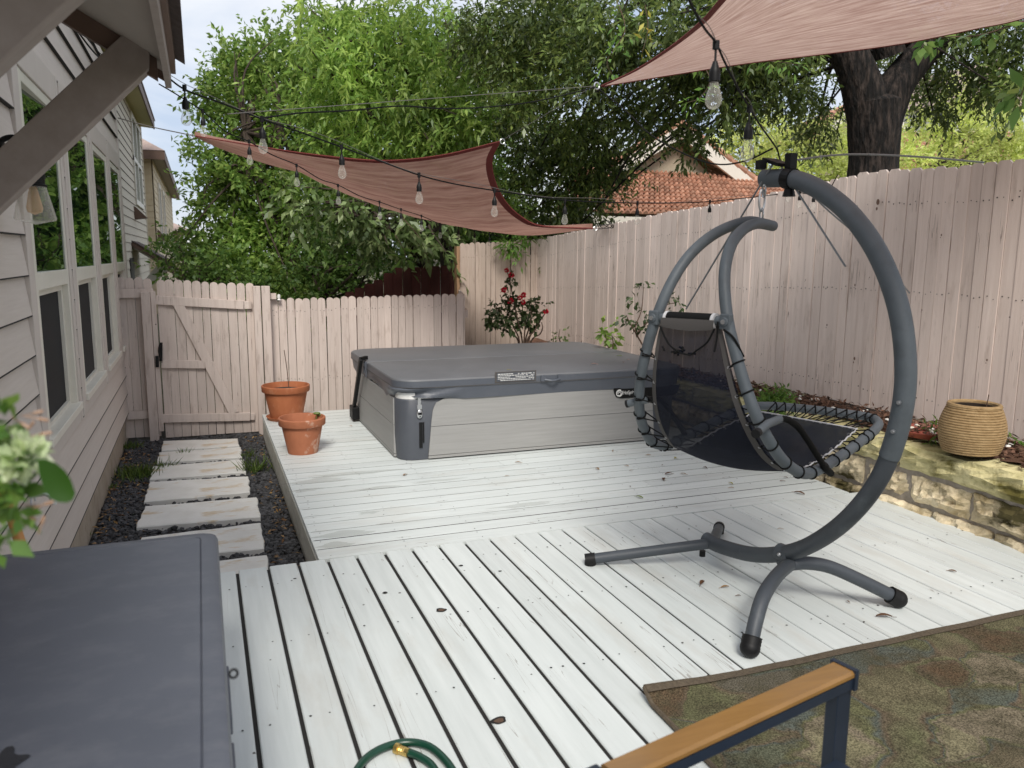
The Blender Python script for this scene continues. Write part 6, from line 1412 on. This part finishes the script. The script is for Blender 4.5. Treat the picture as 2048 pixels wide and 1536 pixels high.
# tall elm at left
c1 = px_clusters(jitter([(430,190,15,36),(470,160,15,55),(520,130,15,58),(580,165,15,70),(500,230,14.6,85),(590,270,14.4,95),(450,300,14.6,72),(680,210,14.6,90),(420,365,14.4,55),(500,370,14.2,90),(600,390,14,95),(430,450,14.2,62),(520,480,14,85),(640,470,14,85),(460,530,13.6,68),(560,560,13.6,70),(700,420,14,80),(390,500,14.6,50),(640,560,13.6,60),(540,85,15,30),(480,120,15,30)], 34, 1.05))
tb_ = [aY(597, 640, 13.8), aY(590, 560, 13.8), aY(583, 480, 13.8), aY(572, 400, 13.9), aY(560, 300, 14), aY(555, 180, 14.2)]; tb_[0][2] = -.3
tree('tall mid green elm with slim dark trunk behind the gate, left of the sails', (tb_[0][0], 13.8, 0), [(tb_, .13, .04), ([tb_[2], aY(520,400,13.9), aY(470,300,14.2)], .05, .015), ([tb_[2], aY(505,330,13.9), aY(480,220,14.2)], .045, .015)], c1, 'leaf_elm', 4700, .10, .5, droop=.2, twig=.35, shell=.45)
# bright pecan in the middle
c2 = px_clusters(jitter([(640,60,11.5,55),(720,40,11,80),(800,60,10.8,85),(880,70,10.6,80),(690,130,11,75),(780,150,10.6,85),(870,170,10.4,80),(940,150,10.6,65),(720,215,10.8,75),(820,250,10.4,80),(910,250,10.4,70),(960,300,10.6,55),(640,200,11.4,62),(600,120,11.8,35),(620,20,11.6,45),(980,220,10.6,45),(860,330,10.8,60),(740,300,10.8,60),(1010,380,10.8,48),(660,290,11.2,45),(930,380,11,50)], 30, 1.0))
tp0 = [aY(905, 640, 11.6), aY(895, 540, 11.6), aY(885, 460, 11.6), aY(850, 320, 11.3), aY(820, 180, 11), aY(800, 60, 11)]; tp0[0][2] = -.3
MAT['leaf_spray'] = leafmat('pecan_spray_leaves', (.21, .34, .07), (.31, .44, .10), (.44, .56, .16), .5)
PEC = tree('bright yellow green pecan with drooping leaflets above the rust sail', (tp0[0][0], 11.6, 0), [(tp0, .12, .03), ([tp0[2], aY(760,300,11.2), aY(700,150,11.2)], .05, .015), ([tp0[2], aY(930,300,11), aY(940,180,10.8)], .05, .015)], c2, 'leaf_pecan', 3600, .115, .27, per=12, droop=.55, twig=.42, shell=.5)
leaf_mesh('light_sprays', *foliage([(np.array(c)+[-.1, -.5*r[1], .1], np.array(r)*.8) for c, r in c2[:26:2]], 500, .15, .25, per=14, droop=.6, twig=.45, shell=.7), 'leaf_spray', PEC)
# dark inner tree filling behind the pecan
c3 = px_clusters(jitter([(700,100,14.5,110),(830,120,14.5,120),(950,120,14,110),(760,260,14.5,115),(880,290,14,115),(980,330,13.5,80),(1010,420,13,62),(940,440,13,75),(860,400,14,90),(1120,260,13.5,70),(1050,150,13.5,90),(620,150,15.5,60)], 16, 1.0))
tq = [aY(960, 640, 13.6), aY(955, 540, 13.6), aY(950, 450, 13.6), aY(930, 300, 13.8), aY(900, 120, 14)]; tq[0][2] = -.3
tree('dark green tree filling the gap between the elm and the live oak', (tq[0][0], 13.6, 0), [(tq, .14, .04)], c3, 'leaf_dark', 3000, .11, .48, droop=.2, twig=.35, shell=.4)
# broad leaved branchy tree just beyond the low fence
c4_ = px_clusters(jitter([(600,400,10.6,36),(660,395,10.4,48),(720,410,10.2,50),(780,440,10.2,50),(830,455,10.2,48),(880,468,10.4,32),(755,468,10.4,36),(690,450,10.6,42),(900,430,10.6,36)], 16, 1.0))
tr4 = [aY(860, 640, 11.7), aY(856, 560, 11.7), aY(838, 522, 11.5), aY(800, 470, 10.6), aY(700, 420, 10.4)]; tr4[0][2] = -.3
tree('broad leaved tree with crooked dark trunk hanging over the low fence', (tr4[0][0], 11.7, 0), [(tr4, .11, .02), ([tr4[2], aY(860,470,10.5), aY(900,440,10.5)], .05, .015)], c4_, 'leaf_broad', 1500, .125, .46, per=7, droop=.4, twig=.35, shell=.5)
# shrubs behind gate and low fence
for lab, lst, Y in (('dense dark shrub behind the gate, left of the elm trunk', [(365,545,13.0,32),(400,540,12.8,45),(450,560,12.6,48),(500,580,12.4,45),(370,500,13.4,36),(540,560,12.6,42),(350,470,14.5,20)], 12.8),
    ('dark shrub behind the low fence, right of the elm trunk', [(620,580,12.2,42),(660,540,12.2,52),(710,560,12.0,48),(745,520,12.0,45),(700,500,12.4,50),(650,480,12.8,50)], 12.2)):
    cl = px_clusters(jitter(lst, 12, 1.0)); bs = np.array(cl[0][0]); bs[2] = 0
    tree(lab, bs, [([bs+[0, 0, -.2], bs+[.1, 0, .5], np.array(cl[1][0])], .05, .015), ([bs+[.2, 0, -.2], bs+[.3, 0, .5], np.array(cl[3][0])], .05, .015)], cl, 'leaf_dark', 3600, .085, .5, cat='shrub', name='shrub', droop=.1, twig=.3, shell=.35)
# shaded mass behind the red fence
cl = px_clusters(jitter([(900,490,13,55),(960,470,13,60),(1010,470,12.6,50),(1060,470,12.6,45),(820,520,14,55),(740,480,14,60),(990,520,14,45)], 12, 1.0)); bs = np.array([5.0, 13.4, 0])
tree('deeply shaded shrub beyond the dark red fence', bs, [([bs, bs+[0, 0, 1], np.array(cl[1][0])], .06, .02)], cl, 'leaf_dark', 3800, .10, .5, cat='shrub', name='shrub', droop=.2, shell=.3)
# pale trees far right
for lab, lst, Y in (('pale yellow green tree left of the oak trunk, beyond the tiled house', [(1470,280,17,48),(1530,270,17,60),(1590,285,17,55),(1640,300,17,60),(1680,290,17,50),(1560,330,16.5,60),(1640,355,16.5,50),(1450,315,17.5,40),(1690,350,16.5,45),(1590,380,16,40)], 17),
    ('pale yellow green tree right of the oak trunk above the fence', [(1830,290,17,52),(1890,250,17,58),(1950,270,17,60),(2010,290,17,60),(1850,330,16.5,48),(1930,330,16.5,55),(2030,330,16.5,45),(1980,225,17.5,42),(2070,260,17,60),(1800,330,17,30)], 17)):
    cl = px_clusters(jitter(lst, 20, 1.0)); bs = np.array(cl[1][0]); bs[2] = 0
    tree(lab, bs, [([bs, bs+[0, 0, 2], np.array(cl[1][0])], .10, .03), ([bs+[0, 0, 1.6], np.array(cl[3][0])*.5+bs*.5+[0, 0, 1.6], np.array(cl[4][0])], .06, .02)], cl, 'leaf_pale', 2300, .12, .42, droop=.05, twig=.45, shell=.45)
# near leafy branch at the top right, mulberry
def branch(name, label, pts, leafn, L, ratio, mat, spread=.05, r=.006, cat='branch', droop=.5, seed=1, base=None):
    rs = np.random.default_rng(seed); P = spline(pts, 8); t = thing(name, base if base is not None else P[0], label, cat); m = MB(); m.tube(P, np.linspace(r, r*.35, len(P)), 6)
    idx = rs.integers(0, len(P), leafn); off = rs.normal(size=(leafn, 3))*spread; pos = P[idx]+off*.35
    ax = off/np.linalg.norm(off, axis=1)[:, None]+np.array([0, 0, -droop]); 
    obj('stem', m, 'stem', t); leaf_mesh('leaves', pos, ax, rs.normal(size=(leafn, 3))*.5+np.array([0, 0, 1.]), L*rs.uniform(.6, 1.15, leafn), L*ratio*rs.uniform(.7, 1.1, leafn), mat, t, curl=.06); return t
MAT['leaf_mul'] = leafmat('mulberry_leaves', (.07, .16, .04), (.12, .23, .06), (.22, .33, .09), .4, .35)
branch('branch', 'broad leaved green branch reaching in under the sail, upper right', [aY(2120, 20, 3.6), aY(2040, 45, 3.7), aY(1960, 70, 3.9), aY(1880, 75, 4.1), aY(1835, 85, 4.2)], 46, .105, .72, 'leaf_mul', .09, .007, seed=4)
branch('branch', 'drooping large leaves at the right frame edge above the fence', [aY(2140, 60, 3.3), aY(2075, 110, 3.4), aY(2050, 170, 3.4), aY(2040, 200, 3.4)], 26, .15, .5, 'leaf_mul', .10, .006, seed=9)
branch('branch', 'yellowing oak sprig hanging in front of the crown left of the pale sail', [aY(1290, 10, 6.2), aY(1296, 50, 6.2), aY(1290, 85, 6.2), aY(1284, 105, 6.2)], 14, .085, .4, 'yellowleaf', .06, .004, seed=5)
branch('branch', 'glossy oak sprig crossing beside the black light cord, right of the hanging bulb', [aY(1400, 120, 6.0), aY(1420, 160, 5.8), aY(1400, 195, 5.8), aY(1375, 205, 5.8)], 34, .08, .36, 'leaf_sprig', .09, .004, seed=6)
branch('branch', 'glossy green sprig under the middle of the pale sail', [aY(1500, 110, 5.4), aY(1540, 122, 5.3), aY(1570, 125, 5.3), aY(1595, 130, 5.3)], 30, .08, .36, 'leaf_sprig', .08, .004, seed=7)
branch('branch', 'glossy green sprig hanging above the pale sail corner', [aY(1230, -10, 6.0), aY(1250, 60, 5.8), aY(1215, 120, 5.8), aY(1225, 150, 5.8)], 60, .085, .36, 'leaf_sprig', .16, .004, seed=8)
branch('branch', 'bright bamboo like sprig drooping over the tall back fence in the corner', [aY(1075, 455, 10.3), aY(1055, 475, 9.9), aY(1030, 487, 9.8), aY(1008, 490, 9.8), aY(1040, 512, 9.8)], 260, .115, .26, 'leaf_sprig', .13, .008, seed=10, droop=.6)
branch('branch', 'broad pale green leaves hanging in front of the dark red fence', [aY(800, 430, 9.9), aY(835, 470, 9.7), aY(850, 500, 9.6), aY(858, 525, 9.6)], 30, .17, .48, 'leaf_broad', .13, .006, seed=12)
branch('branch', 'light green leaf bunch low in front of the pale house wall', [aY(790, 470, 9.9), aY(808, 500, 9.7), aY(812, 520, 9.6)], 20, .16, .48, 'leaf_sprig', .12, .006, seed=13)

# rose bush in the corner
rb_ = np.array([3.02, 8.35, .30]); t = thing('rose_bush', rb_, 'rose bush with red blooms in front of the corner fence', 'rose bush')
YR = 8.35; m = MB(); tips = []
for pts in (((1040,690),(1025,650),(1010,610),(1000,590)), ((1045,690),(1035,640),(1025,590),(1018,555),(1013,540)), ((1050,690),(1060,650),(1062,620),(1058,600)), ((1055,690),(1075,650),(1088,630),(1092,622)), ((1048,690),(1050,650),(1045,620),(1045,598)), ((1052,690),(1070,660),(1080,640),(1078,625)), ((1038,690),(1022,665),(1005,630),(990,610)), ((1060,690),(1080,668),(1085,655),(1083,645))):
    P = [aY(x, y, YR+random.uniform(-.1, .1)) for x, y in pts]; P[0] = np.array([P[0][0], P[0][1], P[0][2]]); P = [np.array([P[0][0], P[0][1], .3])]+P; trunk(m, P, .011, .004, 6, 6); tips.append(P[-1])
obj('stems', m, 'stem', t)
cl = px_clusters([(990,632,YR,20),(1000,645,YR,20),(1040,640,YR,22),(1062,640,YR,18),(1005,630,YR,26),(1030,620,YR,26),(1050,632,YR,24),(1070,622,YR,18),(985,620,YR,14),(1020,645,YR,18),(1022,592,YR,10),(1018,568,YR,7),(1021,550,YR,5),(1080,612,YR,9),(1055,606,YR,14),(1082,640,YR,7),(1012,605,YR,12)])
leaf_mesh('leaves', *foliage(cl, 5200, .06, .55, per=7, droop=.2, twig=.10, shell=.4), 'leaf_rose', t)
for px, py, r in ((1013,541,.034),(1022,551,.042),(1008,580,.04),(1047,590,.038),(1040,596,.04),(1020,602,.045),(1046,604,.036),(1091,623,.042)):
    c = aY(px, py, YR-.13); n = 22; d = unit(n); d[:, 1] -= .5
    leaf_mesh('bloom', np.repeat(c[None], n, 0)+d*r*.2, d, unit(n), r*.8, r*.75, 'redpetal', t, curl=.25)
# thin saplings along the right fence
def sapling(label, stems, clusters, leaf, dens, L, ratio, base, name='sapling', cat='sapling', bloom=None):
    t = thing(name, base, label, cat); m = MB()
    for P in stems: trunk(m, P, .008, .003, 6, 6)
    obj('stem', m, 'stem', t); leaf_mesh('leaves', *foliage(clusters, dens, L, ratio, per=5, droop=.2, twig=.10, shell=.3), leaf, t); return t
YS = 6.6
sapling('leggy dark rose shoot behind the hanging chair against the fence', [[aY(1300,740,YS), aY(1285,690,YS), aY(1270,660,YS), aY(1283,620,YS), aY(1287,575,YS)], [aY(1285,690,YS), aY(1262,650,YS), aY(1252,630,YS)], [aY(1275,665,YS), aY(1300,640,YS), aY(1330,612,YS), aY(1352,605,YS)]],
    px_clusters([(1287,580,YS,12),(1282,605,YS,14),(1290,630,YS,18),(1270,640,YS,16),(1256,625,YS,9),(1300,650,YS,14),(1285,665,YS,10),(1335,612,YS,12),(1358,604,YS,10),(1312,625,YS,10)]), 'leaf_rose', 1500, .06, .5, aY(1300,740,YS))
YS = 7.2
sapling('small yellow green seedling behind the hot tub by the fence', [[aY(1222,712,YS), aY(1214,685,YS), aY(1210,665,YS)], [aY(1222,712,YS), aY(1226,690,YS), aY(1224,670,YS)]], px_clusters([(1207,666,YS,10),(1222,670,YS,10),(1214,660,YS,8),(1228,678,YS,6)]), 'leaf_pecan', 2200, .075, .55, aY(1222,712,YS))
sapling('wispy grey green seedling left of the small yellow green one', [[aY(1122,690,8.2), aY(1118,672,8.2), aY(1120,658,8.2)]], px_clusters([(1119,662,8.2,7),(1116,676,8.2,6),(1126,670,8.2,5)]), 'leaf_broad', 1100, .05, .45, aY(1122,690,8.2))
p = aY(1990, 0, 3.2)
for lab, px, py, Yq, n, s in (('ferny green ground plant under the right fence beyond the chair seat', 1545, 792, 4.95, 900, 30), ('small green weed in the mulch right of the pole', 1862, 818, 3.95, 60, 9), ('tiny green weed in the mulch left of the rope planter', 1868, 868, 3.25, 45, 8), ('green weed at the right frame edge by the planter', 2035, 878, 3.25, 60, 12), ('little green weed against the fence left of the pole', 1830, 822, 4.1, 40, 7)):
    c = aZ(px, py+s*.8, .765); rr_ = s*depth(c)/FPX; c[2] += rr_*.4; t = thing('ground_plant', (c[0], c[1], .74), lab, 'plant')
    cl = [(c+[0, 0, 0], (rr_*1.6 if n > 500 else rr_, rr_*.9, rr_*.55))]
    pos, a_, nn_, ln, wd = foliage(cl, n/(rr_*rr_), .045, .3, per=8, droop=.0, twig=.09, shell=.2); leaf_mesh('leaves', pos, a_, nn_, ln, wd, 'leaf_sprig', t)
# potted flowering plant close to the camera, lower left
pt = np.array([-.66, .74, ZD]); t = thing('potted_plant', pt, 'potted plant with pale green blooms and one large dark leaf at left edge', 'potted plant')
obj('pot_body', MB().lathe([(0, 0), (.13, 0), (.17, .30), (.185, .30), (.185, .34), (.165, .34), (.15, .28), (0, .28)], pt, 32), 'terracotta', t, True)
Yp = 1.02; m = MB(); hd_ = aY(20, 960, Yp)
for px, py in ((20,900),(60,870),(40,990),(90,930),(15,1050),(70,950)):
    e = aY(px, py, Yp); trunk(m, [pt+[0, 0, .28], pt+[.03, .1, .8], (hd_*.5+np.array([pt[0]+.05, .95, 1.2])*.5), e], .005, .002, 6, 6)
obj('stems', m, 'leaf_dark', t)
cl = px_clusters([(12,990,Yp,26),(8,940,Yp,24),(30,1010,Yp,18),(5,1060,Yp,30),(15,900,Yp,16),(10,840,Yp,14)]); leaf_mesh('leaves', *foliage(cl, 60000, .026, .6, per=5, droop=.1, twig=.02, shell=.2), 'leaf_sprig', t)
def petalhead(name, px, py, Y, r, n, mat): 
    c = aY(px, py, Y); d = unit(n); return leaf_mesh(name, np.repeat(c[None], n, 0)+d*r*.35, d, unit(n), r*.9, r*.9, mat, t, curl=.3)
petalhead('bloom', 46, 915, Yp-.02, .026, 34, 'cream_petal'); petalhead('bloom', 18, 880, Yp, .018, 26, 'cream_petal'); petalhead('bloom', 62, 890, Yp+.01, .012, 16, 'cream_petal')
for px, py, an in ((70,826,.2),(80,838,-.3),(86,868,.1),(58,856,.9),(46,848,-.6),(66,1012,-.2),(92,1008,.3),(60,1032,-.9),(84,1046,1.2),(38,985,.4)):
    c = aY(px, py, Yp+random.uniform(-.03, .03)); m = MB(); dx = np.array([math.cos(an), random.uniform(-.4, .4), math.sin(an)])*.009; m.tube(spline([c-dx*1.6, c, c+dx], 4), [.0008]*4+[.0021]*4+[.0010], 6); obj('dry_flower', m, 'dryflower', t)
lf = [(75,918),(92,917),(112,925),(130,940),(143,960),(151,985),(147,998),(135,1004),(118,1003),(100,995),(88,975),(78,945)]
Pq = [aY(x, y, Yp-.05) for x, y in lf]; cq = np.mean(Pq, axis=0)
mm_ = MB(); vs = [cq+[0, .004, 0]]+[p+[0, -.003, 0] for p in Pq]; mm_.add(vs, [(0, i+1, (i+1) % len(Pq)+1) for i in range(len(Pq))]); mm_.add([v+np.array([0, .0012, 0]) for v in vs], [(0, (i+1) % len(Pq)+1, i+1) for i in range(len(Pq))])
mm_.tube([Pq[0], aY(40, 950, Yp)], .0012, 5)
MAT['bigleaf'] = leafmat('dark_green_leaf', (.03, .085, .008), (.035, .10, .010), (.04, .11, .012), .4); obj('big_leaf', mm_, 'bigleaf', t, True)

# ================================================================== sky and light
w = bpy.data.worlds.new('World'); scene.world = w; w.use_nodes = True; nt = w.node_tree; N = nt.nodes; L = nt.links; bg = N['Background']
SUN_EL, SUN_AZ = rad(46), rad(197)      # azimuth measured from +Y towards +X
sk = N.new('ShaderNodeTexSky'); sk.sky_type = 'NISHITA'; sk.sun_disc = False; sk.sun_elevation = SUN_EL; sk.sun_rotation = SUN_AZ; sk.air_density = 1.0; sk.dust_density = 1.5
tc = N.new('ShaderNodeTexCoord'); mp = N.new('ShaderNodeMapping'); mp.inputs['Scale'].default_value = (1, 1, 2.2); L.new(tc.outputs['Generated'], mp.inputs[0])
no = N.new('ShaderNodeTexNoise'); no.inputs['Scale'].default_value = 2.6; no.inputs['Detail'].default_value = 7; no.inputs['Roughness'].default_value = .55; no.inputs['Distortion'].default_value = .4; L.new(mp.outputs[0], no.inputs['Vector'])
cr = N.new('ShaderNodeValToRGB'); cr.color_ramp.elements[0].position = .38; cr.color_ramp.elements[1].position = .56; L.new(no.outputs['Fac'], cr.inputs[0])
cl_ = N.new('ShaderNodeMix'); cl_.data_type = 'RGBA'; L.new(cr.outputs[0], cl_.inputs[0]); cl_.inputs[6].default_value = (2.9, 3.35, 4.2, 1); cl_.inputs[7].default_value = (5.2, 5.2, 5.25, 1)
mx = N.new('ShaderNodeMix'); mx.data_type = 'RGBA'; mx.inputs[0].default_value = .86; L.new(sk.outputs[0], mx.inputs[6]); L.new(cl_.outputs[2], mx.inputs[7])
L.new(mx.outputs[2], bg.inputs[0]); bg.inputs[1].default_value = .085
sun = bpy.data.lights.new('sun', 'SUN'); so_ = bpy.data.objects.new('sun', sun); COL.objects.link(so_); sun.energy = 1.5; sun.angle = rad(18); sun.color = (1, .95, .87)
dr = Vector((math.sin(SUN_AZ)*math.cos(SUN_EL), math.cos(SUN_AZ)*math.cos(SUN_EL), math.sin(SUN_EL))); so_.rotation_euler = (-dr).to_track_quat('-Z', 'Y').to_euler()
vs = scene.view_settings; vs.view_transform = 'Standard'; vs.look = 'None'; vs.exposure = 1.22; vs.gamma = 1; vs.use_curve_mapping = False
scene.cycles.max_bounces = 8; scene.cycles.transparent_max_bounces = 12; scene.cycles.diffuse_bounces = 4; scene.cycles.glossy_bounces = 3; scene.cycles.transmission_bounces = 4
scene.cycles.use_denoising = True; scene.cycles.use_adaptive_sampling = True; scene.cycles.sample_clamp_indirect = 6
